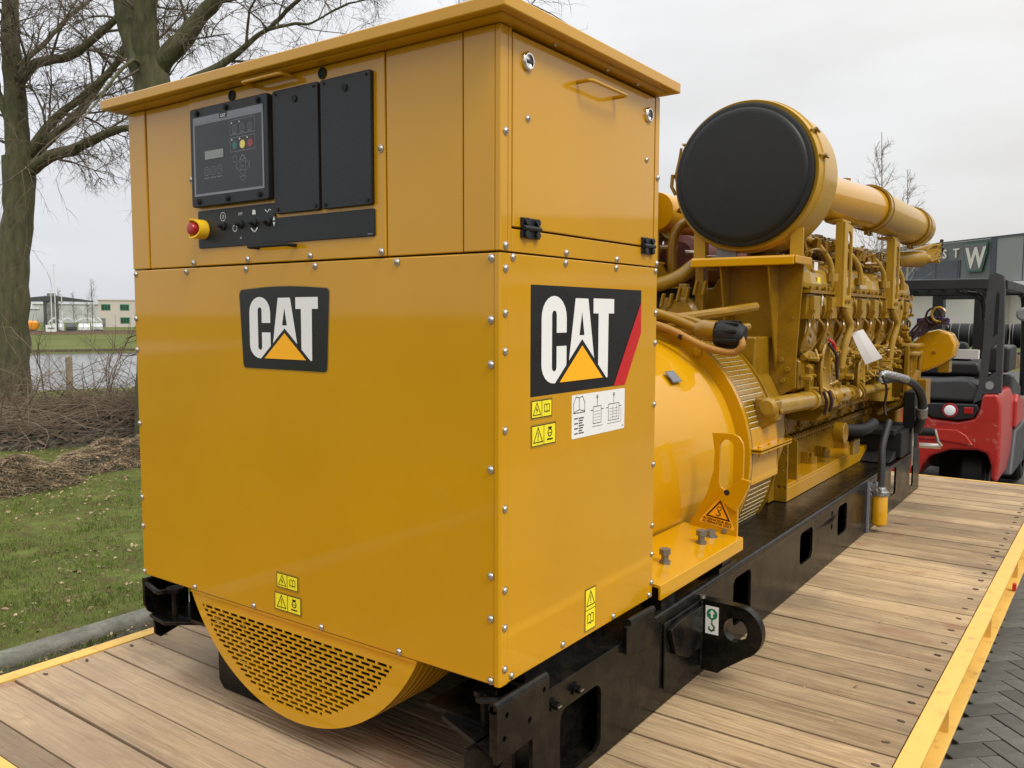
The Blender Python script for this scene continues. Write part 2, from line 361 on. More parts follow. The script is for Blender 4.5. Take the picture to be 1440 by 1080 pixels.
class Decal:
    """flat print: layers of thin shapes on a plate, in the plate's own u,v metres"""
    def __init__(s, o, u, v, step=.0006): s.o = Vector(o); s.u = Vector(u); s.v = Vector(v); s.n = s.u.cross(s.v); s.g = G(); s.mats = []; s.step = step
    def idx(s, mt):
        if mt not in s.mats: s.mats.append(mt)
        return s.mats.index(mt)
    def P(s, a, b, lv): return s.o+s.u*a+s.v*b+s.n*(lv*s.step)
    def poly(s, pts, mt, lv=1, holes=()):
        loops = [pts]+list(holes); flat = [q for lp in loops for q in lp]
        if holes: fs = [tuple(t) for t in tessellate_polygon([[Vector((*q, 0)) for q in lp] for lp in loops])]
        else: fs = [tuple(t) for t in tessellate_polygon([[Vector((*q, 0)) for q in pts]])] if len(pts) > 4 else [tuple(range(len(pts)))]
        s.g.add([s.P(a, b, lv) for a, b in flat], fs, s.idx(mt)); return s
    def plate(s, pts, mt, th=.0003):
        n = len(pts); vs = [s.P(a, b, 0) for a, b in pts]+[s.o+s.u*a+s.v*b+s.n*th for a, b in pts]
        fs = [tuple(range(n, 2*n)), tuple(range(n-1, -1, -1))]+[(i, (i+1) % n, n+(i+1) % n, n+i) for i in range(n)]
        s.g.add(vs, fs, s.idx(mt)); return s
    def rect(s, a0, a1, b0, b1, mt, lv=1): return s.poly([(a0,b0),(a1,b0),(a1,b1),(a0,b1)], mt, lv)
    def line(s, pts, w, mt, lv=1, closed=False):
        q = [Vector((*p, 0)) for p in pts]
        if closed: q.append(q[0])
        for a, b in zip(q[:-1], q[1:]):
            d = (b-a).normalized(); nn = Vector((-d.y, d.x, 0))*(w/2); a2 = a-d*w/2; b2 = b+d*w/2
            s.poly([tuple((a2+nn)[:2]), tuple((a2-nn)[:2]), tuple((b2-nn)[:2]), tuple((b2+nn)[:2])], mt, lv)
        return s
    def ring(s, a, b, r, w, mt, lv=1, n=20): return s.poly(circ(a, b, r+w/2, n), mt, lv, [circ(a, b, r-w/2, n)])
    def text(s, txt, a, b, size, mt, lv=1, bold=0, align='C', sx=1):
        vs, fs = text_geo(txt, size, bold)
        x0 = min(v[0] for v in vs); x1 = max(v[0] for v in vs); sh = -(x0+x1)/2 if align == 'C' else -x0
        s.g.add([s.P(a+(v[0]+sh)*sx, b+v[1], lv) for v in vs], fs, s.idx(mt)); return s
    def done(s, name, parent, local=False): return s.g.build(name, s.mats, parent, smooth=0, local=local, recalc=False)

# ================================================================== GENERATOR SET
XC = -.735; BX = .02; BXL = -1.49; DECK = -.355
gen = thing('generator_set', (XC, 2.4, DECK), 'yellow industrial diesel generator set with control cabinet standing on the wooden trailer deck', 'generator')
# --- chassis: hollow black beams with window cut-outs
def beam(xo, xi, side):
    g = G()
    holes = [rrect(-.012, .125, -.31, -.140, .02), rrect(.232, .440, -.325, -.140, .03), rrect(1.415, 1.60, -.285, -.105, .03), rrect(2.215, 2.405, -.25, -.105, .03),
             rrect(2.835, 3.01, -.25, -.10, .03), rrect(4.05, 4.20, -.26, -.09, .02), rrect(4.64, 4.76, -.30, -.10, .02)]
    if side > 0: holes.append(circ(2.728, -.112, .016, 12)); holes.append(circ(2.728, -.176, .016, 12)); holes.append([(2.724,-.125),(2.732,-.125),(2.732,-.165),(2.724,-.165)])
    a, b = (xo-.012, xo) if side > 0 else (xo, xo+.012)
    holes = holes[1:]
    notch = [(-.05,-.02),(.165,-.02),(.168,-.065),(4.93,-.065),(4.97,-.09),(4.97,DECK),(.112,DECK),(.107,-.14),(-.05,-.14),(-.05,-.02)][:-1]
    g.prism(notch if side > 0 else [(.6,-.065),(4.97,-.065),(4.97,DECK),(.6,DECK)], 'x', a, b, holes if side > 0 else holes[1:])
    return g.build('chassis_beam', 'black', gen, bevel=.003)
bR = beam(BX, 0, 1); bL = beam(BXL, 0, -1)
g = G()
g.box(BXL+.012, BX-.012, .17, 4.93, -.0765, -.0655); g.build('chassis_top_plate', 'black', gen)
# rolled top edge of the beam
g = G(); g.tube([(BX-.020, .78, -.078), (BX-.020, 4.0, -.078)], .021, 12); g.build('rolled_edge', M['black'], bR)
g = G(); g.box(BX-.09, BX-.013, .2, 4.9, DECK, DECK+.012); g.box(BX-.10, BX-.013, .2, 4.9, -.09, -.078); g.box(BX-.085, BX-.075, .14, 3.95, DECK+.013, -.091); g.box(BX-.22, BX-.2, 3.96, 4.9, -.12, -.078); g.build('inner_web', 'black', bR)
g = G(); g.prism([(-.06,-.14),(.11,-.14),(.105,-.21),(-.025,-.31),(-.05,-.305),(-.06,-.29)], 'x', -.06, -.048); g.build('front_gusset', 'black', gen, bevel=.003)
g = G(); g.box(BXL+.013, BXL+.10, .62, 4.9, DECK, DECK+.012); g.box(BXL+.2, BXL+.22, .62, 4.9, DECK+.013, -.078); g.build('inner_web', 'black', bL)
g = G()
for y in (.62, 1.3, 2.5, 3.6): g.box(BXL+.22, BX-.22, y, y+.02, DECK+.01, -.08)
g.build('cross_member', 'black', gen)
# front corner brackets below the cabinet: shelf, side plate with rolled lip, tie bar
for sx, xo in ((1, .03), (-1, -1.48)):
    x = lambda d: xo-sx*d
    g = G()
    a, b = sorted((x(0), x(.012)))
    if sx > 0: g.prism([(-.05,-.03),(.165,-.03),(.165,-.115),(.10,-.15),(-.05,-.155)], 'x', a, b, [circ(-.012,-.052,.007,10), circ(.142,-.048,.007,10), circ(.08,-.1,.008,10), circ(-.022,-.104,.007,10)])
    else: g.prism([(.0,-.03),(.165,-.03),(.165,-.20),(.14,-.21),(.055,-.232),(.035,-.215),(.032,-.145),(.012,-.13),(.0,-.105)], 'x', a, b)
    a, b = sorted((x(.012), x(.26)))
    g.prism([(x(.012), -.045), (x(.24), .04), (x(.26), .17), (x(.012), .17)] if sx > 0 else [(x(.012), .015), (x(.12), .0), (x(.26), .10), (x(.26), .17), (x(.012), .17)], 'z', -.152, -.140)
    g.build('corner_bracket', 'black', gen, bevel=.003)
    g = G(); g.tube([(x(.012), -.05 if sx > 0 else .0, -.026), (x(.012), .165, -.026)], .013, 10); g.tube([(x(.03), .0, -.03), (x(.09), .0, -.045), (x(.10), .02, -.05)], .008, 8, smooth=4); g.build('rolled_edge', 'black', gen)
    g = G(); g.tube([(x(.11), .05, -.05), (x(.11), .05, -.145)], .012, 10); g.tube([(x(.11), .05, -.052), (x(.11), .05, -.04)], .03, 14); g.build('mounting_bolt', 'black', gen)
    g = G(); g.box(*sorted((x(.10), x(.2))), .30, .31, DECK, -.02); g.box(*sorted((x(.06), x(.30))), .05, .30, -.139, -.129)
    g.build('mounting_plate', 'black', gen)
# left leg plate seen under the cabinet
g = G(); g.prism([(-1.22,-.10),(-.9,-.10),(-.9,DECK),(-1.19,DECK),(-1.215,-.33)], 'y', .10, .115); g.box(-1.46,-1.0,.16,.17,-.20,-.01); g.build('leg_plate', 'black', gen, bevel=.003)
# second bracket under the right side panel
g = G(); g.prism([(.56,-.02),(.735,-.02),(.738,-.10),(.70,-.125),(.56,-.10)], 'x', .021, .034); g.prism([(.155,-.004),(.56,-.015),(.56,-.085),(.168,-.064)], 'x', -.06, -.045)
g.build('corner_bracket', 'black', gen, bevel=.003)
g = G(); g.tube([(.027, .58, -.014), (.027, .735, -.018)], .011, 10); g.build('rolled_edge', 'black', gen)
# shackle bolts on the beam
for y, z in ((.302, -.106), (.196, -.109)):
    g = G(); g.cyl((BX, y, z), (BX+.006, y, z), .017, 18); g.cyl((BX+.006, y, z), (BX+.02, y, z), .011, 6); o = g.build('beam_bolt', 'black', gen)
    g = G(); g.box(BX+.02, BX+.023, y-.008, y+.008, z-.0015, z+.0015); g.build('cotter_pin', 'steel', o)
# lifting lug
LY = 1.10
g = G()
lug = [(.03,-.085),(.13,-.088)]+[(.150+.088*math.cos(R(a)), -.175+.088*math.sin(R(a))) for a in range(85, -75, -10)]+[(.105,-.315),(.09,-.33),(.03,-.33)]
g.prism(lug, 'y', LY, LY+.035, [circ(.148,-.170,.040,28)])
lugo = g.build('lifting_lug', 'black', gen, bevel=.004)
g = G(); g.box(.021, .029, LY-.28, LY+.03, -.30, -.09); g.prism([(.029,-.09),(.029,-.31),(.040,-.31),(.040,-.09)], 'y', LY-.02, LY-.002)
g.prism([(LY-.27,-.11),(LY-.21,-.10),(LY-.03,-.10),(LY-.03,-.24),(LY-.14,-.24),(LY-.23,-.20)], 'x', .03, .046)
g.build('lug_backing_plate', 'black', lugo, bevel=.003)
g = G(); g.cyl((.032, LY-.0, -.083), (.032, LY-.0, -.073), .011, 10); g.build('beam_bolt', 'steel', lugo)
d = Decal((.045, LY-.0012, -.20), (1,0,0), (0,0,1))
d.plate([(0,0),(.046,0),(.046,.095),(0,.095)], 'white')
d.poly(circ(.023,.068,.019,20), 'green'); d.poly([(.023,.083),(.012,.070),(.019,.070),(.019,.056),(.027,.056),(.027,.070),(.034,.070)], 'white', 2)
d.line([(.023,.050),(.023,.034)], .005, 'green'); d.line([(.023,.034),(.031,.026),(.030,.016),(.022,.011),(.014,.015),(.013,.022)], .006, 'green')
d.done('hook_sticker', lugo)

# --- control cabinet
D_, Wd = .786, 1.47
g = G(); g.box(-Wd, -.016, .001, .03, 0, .999); g.build('front_cover', 'paint', gen, bevel=.004)
g = G(); g.prism([(-.0155, .0),(-.0155,.012),(-.003,.012),(-.003,.03),(.0,.03),(.0,.004),(-.004,.0)], 'z', 0.0, .9985); g.build('corner_post', 'paint', gen)
g = G(); g.box(-.03, 0, .0305, D_, 0, .999); g.build('side_cover', 'paint', gen, bevel=.003)
g = G(); g.box(-Wd, -Wd+.03, .031, D_, 0, 1.49); g.box(-Wd+.03, -.03, D_-.02, D_, .0, 1.49); g.build('rear_cover', 'paint', gen)
g = G(); g.box(-Wd+.02, -.05, .032, D_-.03, .02, .1); g.build('inner_floor', 'dark', gen)
TOP = 1.4925
# upper front panels
for x0, x1, y0 in ((-Wd, -1.3795, .0), (-1.3755, -1.1475, .004), (-.345, -.108, .002), (-.104, -.016, .0)):
    g = G(); g.box(x0, x1, y0, .03, 1.0025, TOP); g.build('upper_panel', 'paint', gen, bevel=.003)
g = G(); g.box(-.0155, 0, 0, .03, 1.0025, TOP); g.build('corner_post', 'paint', gen, bevel=.003)
g = G(); g.box(-.03, -.0, .0305, .043, 1.0025, TOP); g.box(-.03, -.0, .760, D_, 1.0025, TOP); g.box(-.03, 0, .0435, .7595, 1.0025, 1.054); g.build('door_frame', 'paint', gen, bevel=.0015)
g = G(); g.box(-.05, -.031, .04, .77, 1.0025, TOP); g.build('door_recess', 'dark', gen)
cp = G(); cp.box(-1.1445, -.348, -.0005, .028, 1.0025, TOP); cp = cp.build('instrument_panel', 'paint', gen, bevel=.003)
g = G(); g.box(-.020, .0, .0475, .755, 1.0585, 1.4865); door = g.build('side_door', 'paint', gen, bevel=.003)
# roof
g = G()
g.box(-1.525, .056, -.060, .806, 1.5, 1.530); roof = g.build('roof', 'paint', gen, bevel=.004)
g = G(); g.box(-1.50, .03, -.035, .78, 1.4935, 1.4995); g.build('soffit', 'paint', roof)
# screws
def screw_src(r=.0076, h=.0055):
    g = G(); g.lathe((0,0,0), (0,0,1), [(0,r*1.25),(.0015,r*1.25),(.0018,r),(h*.6,r*.93),(h,r*.55),(h+.0004,r*.4),(h-.002,r*.36),(h-.002,0)], 14)
    return g
ssrc = screw_src().build('screw', 'steel', gen, local=True)
first = True
qF = Vector((0,-1,0)).to_track_quat('Z','Y'); qS = Vector((1,0,0)).to_track_quat('Z','Y')
def screw(p, q, sc=1):
    global first
    o = ssrc if first else inst(ssrc, gen, p)
    if first: o.location = Vector(p)-ROOT[gen.name]; first = False
    o.rotation_mode = 'QUATERNION'; o.rotation_quaternion = q; o.scale = (sc,)*3
for x, z in ((-.361,1.263),(-1.1385,1.257),(-.362,1.014),(-.622,1.014),(-.883,1.014),(-1.139,1.012)): screw((x, -.0012, z), qF)
for x in (-1.455, -1.18, -.894, -.606, -.312, -.025): screw((x, .0005, .987), qF)
for x in (-1.463, -1.183, -.893, -.604, -.316, -.026): screw((x, .0005, .011), qF)
for z in (.849, .748, .508, .260, .159): screw((-.0255, .0005, z), qF)
for z in (.845, .744, .504, .26, .164): screw((-1.462, .0005, z), qF)
for y, z in ((.275,1.013),(.272,.988),(.534,1.011),(.531,.988),(.020,1.015),(.048,.99),(.02,.964),(.0195,1.265),(.778,1.012),(.775,1.261),(.772,.99)): screw((.0004, y, z), qS)
for z in (.864, .778, .598, .417, .226, .137, .038): screw((.0004, .019, z), qS)
for y, z in ((.046,.014),(.272,.016),(.539,.012),(.762,.013)): screw((.0004, y, z), qS)
for z in (.867, .778, .594, .412, .225, .136, .048): screw((.0004, .777, z), qS)
for y, z in ((.105,1.307),(.703,1.302)): screw((.0004, y, z), qS, .9)
for y in (.2,.45,.62): screw((.012, y, 1.4932), Vector((0,0,-1)).to_track_quat('Z','Y'), .7)
# quarter-turn locks
for y, z in ((.101,1.433),(.708,1.429)):
    g = G(); g.lathe((.0,y,z), (1,0,0), [(0,.021),(.006,.021),(.009,.018),(.009,.0145),(.004,.014),(.004,0)], 28, 0); g.prism([(y-.013,z-.0022),(y+.013,z-.0022),(y+.013,z+.0022),(y-.013,z+.0022)], 'x', .0045, .008, mi=1)
    g.build('quarter_turn_lock', ['chrome','blackink'], door)
def handle(parent, p0, p1, out_, r=.005, mt='paint', dn=(0,0,0)):
    p0 = Vector(p0); p1 = Vector(p1); o_ = Vector(out_); dn = Vector(dn)
    g = G(); g.tube([p0, p0+o_*.8, p0+o_*.97+(p1-p0)*.03, p0+o_+(p1-p0)*.1, p1+o_-(p1-p0)*.1, p1+o_*.97-(p1-p0)*.03, p1+o_*.8, p1], r, 8)
    return g.build('handle', mt, parent)
handle(door, (0, .32, 1.435), (0, .505, 1.435), (.042, 0, 0))
handle(cp, (-.835, 0, 1.483), (-.675, 0, 1.483), (0, -.045, -.0))
handle(cp, (-.835, 0, 1.044), (-.680, 0, 1.044), (0, -.038, 0), mt='blackmatt')
# hinges
for y in (.112, .712):
    g = G(); g.box(.0, .007, y-.036, y+.036, 1.064, 1.082); g.box(.0, .007, y-.036, y+.036, 1.036, 1.0535); g.cyl((.009,y-.034,1.0585),(.009,y+.034,1.0585),.0065,12)
    for s_ in (-1,1):
        for z in (1.0735, 1.0445): g.cyl((.007,y+s_*.022,z),(.014,y+s_*.022,z),.0085,12)
    g.build('hinge', 'plate', gen, bevel=.001)
# emcp controller
F = lambda x, z, y=-.0007: (x, y, z)
g = G(); g.prism(rrect(-1.111,-.762,1.171,1.452,.008), 'y', -.0205, -.0008); em = g.build('controller', 'plate', cp, bevel=.003)
for x, z in ((-1.075,1.437),(-.94,1.437),(-.80,1.437),(-1.075,1.186),(-.94,1.186),(-.80,1.186)):
    g = G(); g.cyl((x,-.0206,z),(x,-.0245,z),.0085,14); g.cyl((x,-.0246,z),(x,-.027,z),.005,6); g.build('bezel_screw', 'blackmatt', em)
d = Decal((-1.111, -.0208, 1.171), (1,0,0), (0,0,1), .0004)      # u 0-.349, v 0-.281
d.rect(.016,.333,.030,.254,'grey',1); d.rect(.024,.326,.037,.232,'keypad',2); d.rect(.0165,.3325,.236,.2535,'grey',2)
d.poly([(.142,.239),(.176,.239),(.178,.254),(.140,.254)],'blackink',3); d.text('CAT',.159,.2415,.012,'white',4,.02)
d.rect(.066,.160,.128,.158,'blackink',3); d.rect(.071,.158,.131,.155,'lcd',4)
for a in (.078,.108,.138): d.ring(a,.098,.012,.0012,'grey',3); d.ring(a,.098,.006,.0012,'grey',3,3+int(a*40)%4); d.rect(a-.012,a+.012,.078,.080,'grey',3)
for b0, b1 in ((.186,.226),(.140,.178)): d.line([(.190,b0),(.298,b0),(.298,b1),(.190,b1)],.0012,'grey',3,True)
for i, a in enumerate((.209,.243,.277)):
    d.ring(a,.202,.010,.0012,'grey',3); d.ring(a,.202,.005,.0012,'grey',3,4); d.rect(a-.009,a+.009,.189,.1905,'grey',3)
    d.poly(circ(a,.157,.0115),('teal','yelkey','redkey')[i],3); d.ring(a,.157,.006,.0013,('grey','white','grey')[i],4,6)
    d.rect(a-.014,a-.010,.171,.175,'white',3)
    if i<2: d.rect(a-.014,a-.010,.217,.221,'white',3)
d.ring(.209,.120,.009,.0012,'grey',3)
d.line([(.243,.128),(.272,.099),(.243,.070),(.214,.099)],.0012,'grey',3,True); d.line([(.231,.111),(.255,.111),(.255,.087),(.231,.087)],.0012,'grey',3,True); d.text('OK',.243,.0945,.009,'grey',3)
d.line([(.243,.130),(.229,.116),(.257,.116)],.0012,'grey',3,True); d.line([(.243,.056),(.229,.070),(.257,.070)],.0012,'grey',3,True); d.line([(.214,.110),(.214,.088)],.0012,'grey',3); d.line([(.272,.110),(.272,.088)],.0012,'grey',3)
d.done('keypad_face', em)
for x0, x1 in ((-.750,-.572),(-.562,-.383)):
    g = G(); g.prism(rrect(x0,x1,1.130,1.4535,.006), 'y', -.0125, -.0008); o = g.build('blanking_plate', 'plate', cp, bevel=.002)
    for x, z, r_ in ((x0+.09,1.422,.009),(x0+.014,1.443,.003),(x1-.014,1.443,.003),(x0+.014,1.141,.005),(x1-.014,1.141,.005)):
        g = G(); g.cyl((x,-.0126,z),(x,-.0155,z),r_,14); g.build('plate_screw', 'blackmatt', o)
g = G(); g.prism([(-1.102,1.053),(-.385,1.053),(-.381,1.057),(-.381,1.118),(-.385,1.121),(-.752,1.121),(-.757,1.127),(-.757,1.158),(-.761,1.162),(-1.102,1.162),(-1.106,1.158),(-1.106,1.057)], 'y', -.0055, -.0008); lp = g.build('switch_plate', 'plate', cp, bevel=.0015)
d = Decal((0,-.0058,0),(1,0,0),(0,0,1),.0004)
for x, k in ((-.985,0),(-.905,1),(-.845,2),(-.785,3)):
    if k == 0: d.ring(x,1.139,.012,.0015,'white'); d.ring(x,1.139,.005,.0015,'white',1,5)
    if k == 1: d.text('OFF',x,1.138,.011,'white'); d.ring(x-.026,1.103,.009,.0015,'white'); d.text('o',x,1.072,.012,'white')
    if k == 2: d.poly([(x-.008,1.136),(x+.008,1.136),(x+.006,1.148),(x-.005,1.150)],'white'); d.line([(x-.012,1.098),(x-.004,1.090),(x+.006,1.090),(x+.013,1.098)],.004,'white')
    if k == 3: d.line([(x-.012,1.146),(x-.002,1.138),(x+.006,1.146),(x+.012,1.144)],.0022,'white'); d.poly([(x+.02,1.115),(x+.03,1.115),(x+.025,1.126)],'white'); d.poly([(x+.02,1.110),(x+.025,1.099),(x+.03,1.110)],'white')
d.rect(-.405,-.388,1.058,1.060,'grey')
d.done('switch_legend', lp)
for x in (-.985,-.905,-.845,-.785):
    g = G(); g.lathe((x,-.0056,1.112),(0,-1,0),[(0,.012),(.004,.012),(.006,.010),(.008,.006),(.018,.005),(.020,0)],16); g.build('toggle_switch','blackmatt',lp)
# keyholes, e-stop
for x, z in ((-.936,1.472),(-.564,1.474)):
    g = G(); g.lathe((x,-.0008,z),(0,-1,0),[(0,.015),(.003,.015),(.0035,.011),(.001,.009),(.001,0)],18); g.build('rubber_plug','blackmatt',cp)
es = G(); ex, ez = -1.078, 1.107
es.lathe((ex,-.0058,ez),(0,-1,0),[(0,.027),(.007,.027),(.009,.025),(.009,.016),(.002,.014)],24); es = es.build('emergency_stop','knobguard',cp)
g = G(); g.lathe((ex,-.006,ez),(0,-1,0),[(0,.011),(.024,.011),(.026,.0175),(.042,.018),(.046,.016),(.048,.009),(.048,0)],28); g.build('stop_button','knob',es)
g = G()
vs = []; n_ = 28
for k in range(n_+1):
    t = R(-145+290*k/n_)
    h = .046-.014*abs(math.cos(t*1.0))
    vs.append((ex+.028*math.cos(t), ez+.028*math.sin(t), h))
for i in range(n_):
    a, b = vs[i], vs[i+1]
    def pt(v, r, h): return (ex+(v[0]-ex)*r, -.006-h, ez+(v[1]-ez)*r)
    q = [pt(a,1,0),pt(b,1,0),pt(b,1,b[2]),pt(a,1,a[2]),pt(a,.86,0),pt(b,.86,0),pt(b,.86,b[2]),pt(a,.86,a[2])]
    g.add(q, [(0,1,2,3),(7,6,5,4),(3,2,6,7)]+([(0,3,7,4)] if i==0 else [])+([(1,5,6,2)] if i==n_-1 else []))
g.build('button_guard','knobguard',es)
# --- logos and stickers
def logo(d, u0, v0, s, lv):
    """three letters over a triangle; drawn from measured proportions"""
    f = lambda pts: [(u0+a*s, v0+b*s) for a, b in pts]
    def arc(cx, cy, r, a, b, n=9, ry=None): return [(cx+r*math.cos(R(a+(b-a)*k/n)), cy+(ry or r)*math.sin(R(a+(b-a)*k/n))) for k in range(n+1)]
    Cp = arc(.0565,.160,.0565,0,180,12,.054)+arc(.0565,.048,.0565,180,360,12,.048)+[(.113,.091),(.067,.091)]+arc(.0565,.040,.0105,0,-180,6)+arc(.0565,.168,.0105,180,0,6)+[(.067,.124),(.113,.124)]
    d.poly(f(Cp), 'white', lv)
    d.poly(f([(.155,.210),(.218,.210),(.262,.0),(.115,.0)]), 'white', lv, [f([(.1875,.176),(.200,.116),(.175,.116)])])
    d.poly(f([(.245,.211),(.356,.211),(.356,.172),(.326,.172),(.324,0),(.272,0),(.272,.172),(.245,.172)]), 'white', lv)
    d.poly(f([(.188,.106),(.317,-.001),(.059,-.001)]), 'blackink', lv+1)
    d.poly(f([(.188,.090),(.296,.001),(.080,.001)]), 'orange', lv+2)
d = Decal((0, 0.0004, 0), (1,0,0), (0,0,1))
top = [(-.563-.353*t, .9285+.0075*math.sin(math.pi*t)) for t in [k/12 for k in range(13)]]
fp = top+[(-.922,.924),(-.926,.916),(-.914,.716),(-.909,.710),(-.902,.708),(-.575,.708),(-.567,.712),(-.564,.72),(-.553,.916),(-.556,.925)]
cx_ = sum(a for a,b in fp)/len(fp); 
d.plate([(-.739+(a+.739)*1.012, .82+(b-.82)*1.02) for a,b in fp], 'cream'); d.poly(fp, 'blackink', 1)
logo(d, -.882, .7365, .803, 2)
d.done('logo_plate', gen)
d = Decal((.0002, 0, 0), (0,1,0), (0,0,1))
d.plate([(.120,.666),(.589,.666),(.683,.808),(.683,.931),(.120,.931)], 'blackink'); d.poly([(.523,.666),(.589,.666),(.683,.808),(.683,.899)], 'red', 2)
logo(d, .165, .6925, 1.0, 2)
d.done('logo_plate', gen)
def warn(o, u, v, w, h, kind, name='warning_sticker', par=gen, vert=False):
    d = Decal(o, u, v, .0004); bw = .0035
    d.plate(rrect(-bw, w+bw, -bw, h+bw, .003, 2), 'cream', .0005)
    d.rect(0, w, 0, h, 'blackink', 2); d.rect(.002, w-.002, .002, h-.002, 'stick', 3)
    if vert: d.rect(.002, w-.002, h/2-.001, h/2+.001, 'blackink', 4); cells = [(w/2, h*.75, min(w, h/2)), (w/2, h*.27, min(w, h/2))]
    else: d.rect(w/2-.001, w/2+.001, .002, h-.002, 'blackink', 4); cells = [(w*.26, h/2, min(w/2, h)), (w*.75, h/2, min(w/2, h))]
    (a, b, s), (a2, b2, s2) = cells; s *= .40; s2 *= .36
    d.line([(a, b+s*.95), (a+s*.95, b-s*.8), (a-s*.95, b-s*.8)], s*.13, 'blackink', 4, True)
    if kind == 'bolt': d.poly([(a+s*.1,b+s*.5),(a-s*.3,b-s*.15),(a,b-s*.1),(a-s*.15,b-s*.65),(a+s*.3,b+.0),(a+s*.02,b+.0)], 'blackink', 4)
    else: d.line([(a, b+s*.35), (a, b-s*.25)], s*.14, 'blackink', 4); d.rect(a-s*.08, a+s*.08, b-s*.6, b-s*.44, 'blackink', 4)
    if kind == 'engine':
        d.ring(a2, b2+s2*.15, s2*.5, s2*.16, 'blackink', 4, 12); d.rect(a2-s2*.45, a2+s2*.45, b2+s2*.7, b2+s2*.95, 'blackink', 4); d.line([(a2-s2*.3,b2+s2*.1),(a2+s2*.3,b2+s2*.1)], s2*.12, 'blackink', 4); d.line([(a2-s2*.6,b2-s2*.75),(a2+s2*.6,b2-s2*.75)], s2*.22, 'blackink', 4)
    else:
        d.line([(a2-s2*.75,b2-s2*.6),(a2-s2*.75,b2+s2*.55),(a2-s2*.3,b2+s2*.7),(a2,b2+s2*.45),(a2+s2*.3,b2+s2*.7),(a2+s2*.75,b2+s2*.55),(a2+s2*.75,b2-s2*.6),(a2+s2*.3,b2-s2*.45),(a2,b2-s2*.7),(a2-s2*.3,b2-s2*.45)], s2*.13, 'blackink', 4, True); d.line([(a2,b2+s2*.4),(a2,b2-s2*.6)], s2*.1, 'blackink', 4)
    return d.done(name, par)
warn((.0002,.124,.614),(0,1,0),(0,0,1),.088,.042,'bolt'); warn((.0002,.125,.546),(0,1,0),(0,0,1),.105,.050,'engine')
warn((.0002,.383,.014),(0,1,0),(0,0,1),.055,.114,'ex',vert=True)
warn((-.786,.0004,.090),(1,0,0),(0,0,1),.089,.041,'bolt'); warn((-.796,.0004,.024),(1,0,0),(0,0,1),.110,.049,'engine')
d = Decal((.0002,.307,.543),(0,1,0),(0,0,1),.0004); d.plate(rrect(0,.283,0,.113,.004,3),'white'); L_ = 'blackink'
d.line([(.010,.068),(.008,.090),(.020,.108),(.036,.104),(.052,.108),(.064,.090),(.064,.068),(.036,.074)],.0018,L_,2,True); d.line([(.036,.104),(.036,.074)],.0018,L_,2); d.line([(.008,.066),(.064,.066)],.002,L_,2)
for k in range(7): d.rect(.030 if k%2 else .012, .030, .050-.0065*k, .053-.0065*k, L_, 2) if k%2==0 else None; d.rect(.034, .060-.004*(k%3), .050-.0065*k, .053-.0065*k, L_, 2)
for a0, a1 in ((.108,.150),(.190,.250)):
    d.line([(a0,.03),(a1,.03),(a1,.075),(a0,.075)],.0016,L_,2,True); d.line([((a0+a1)/2,.075),((a0+a1)/2,.100)],.0018,L_,2); d.ring((a0+a1)/2,.101,.004,.002,L_,2,8)
    for b in (.038,.046,.054,.062): d.line([(a0+.006,b),(a1-.006,b)],.0008,L_,2)
    d.line([(a0-.012,.066),(a0-.003,.066)],.002,L_,2); d.line([(a1+.003,.066),(a1+.012,.066)],.002,L_,2); d.line([(a0-.004,.022),(a1+.008,.022)],.0012,L_,2)
d.line([(.215,.035),(.215,.07)],.001,L_,2); d.line([(.235,.035),(.235,.07)],.001,L_,2); d.line([(.262,.022),(.262,.06)],.001,L_,2); d.rect(.268,.278,.008,.010,L_,2)
d.done('information_sticker', gen)

# --- lower alternator vent: half disc with real slots
VC, VR = .24, .535
zt = -.006; SC = XC-.016
hw = math.sqrt(VR**2-(VC-zt)**2); a1 = math.asin(hw/VR)
outer = [(XC+VR*math.sin(-a1+2*a1*k/48), VC-VR*math.cos(-a1+2*a1*k/48)) for k in range(49)]
rows = []; pz = .0133; px_ = .0410; z = -.037; k = 0; j = 0
while True:
    rr = .506; dz = VC-(z-.009)
    if dz >= rr: break
    h_ = math.sqrt(rr*rr-dz*dz)*.965
    if h_ < .07: break
    rows.append((z, h_)); z -= pz
stair = [(SC-rows[0][1], rows[0][0])]
for z, h_ in rows: stair += [(SC-h_, z), (SC-h_, z-pz)]
stair2 = [(2*SC-a, b) for a, b in reversed(stair)]
loop = [];
for q in stair+stair2:
    if not loop or (abs(q[0]-loop[-1][0])+abs(q[1]-loop[-1][1])) > 1e-6: loop.append(q)
if abs(loop[0][0]-loop[-1][0])+abs(loop[0][1]-loop[-1][1]) < 1e-6: loop.pop()
g = G(); g.prism(outer, 'y', .006, .010, [loop])
for i, (z, h_) in enumerate(rows):
    sl = .0330; off = (i % 2)*px_/2
    g.box(SC-h_, SC+h_, .006, .010, z-pz, z-pz*.68)          # bar under the slots
    n0 = math.ceil((-h_-off)/px_)-1; last = -h_
    for n_ in range(n0, n0+60):
        c = n_*px_+off; a, b = max(c-sl/2, -h_), min(c+sl/2, h_)
        if b-a < .006: continue
        if a > h_: break
        if a-last > .0005: g.box(SC+last, SC+a, .006, .010, z-pz*.68, z)
        last = b
    if h_-last > .0005: g.box(SC+last, SC+h_, .006, .010, z-pz*.68, z)
vent = tag(g.build('vent_grille', 'paint', gen, smooth=0), 'half-round yellow vent grille with rows of slots')
g = G(); g.lathe((XC, .0105, VC), (0,1,0), [(0,VR),(.24,VR),(.24,VR-.02)], 96, a0=180-math.degrees(a1), a1=180+math.degrees(a1)); g.build('vent_drum', 'paint', gen)
g = G()
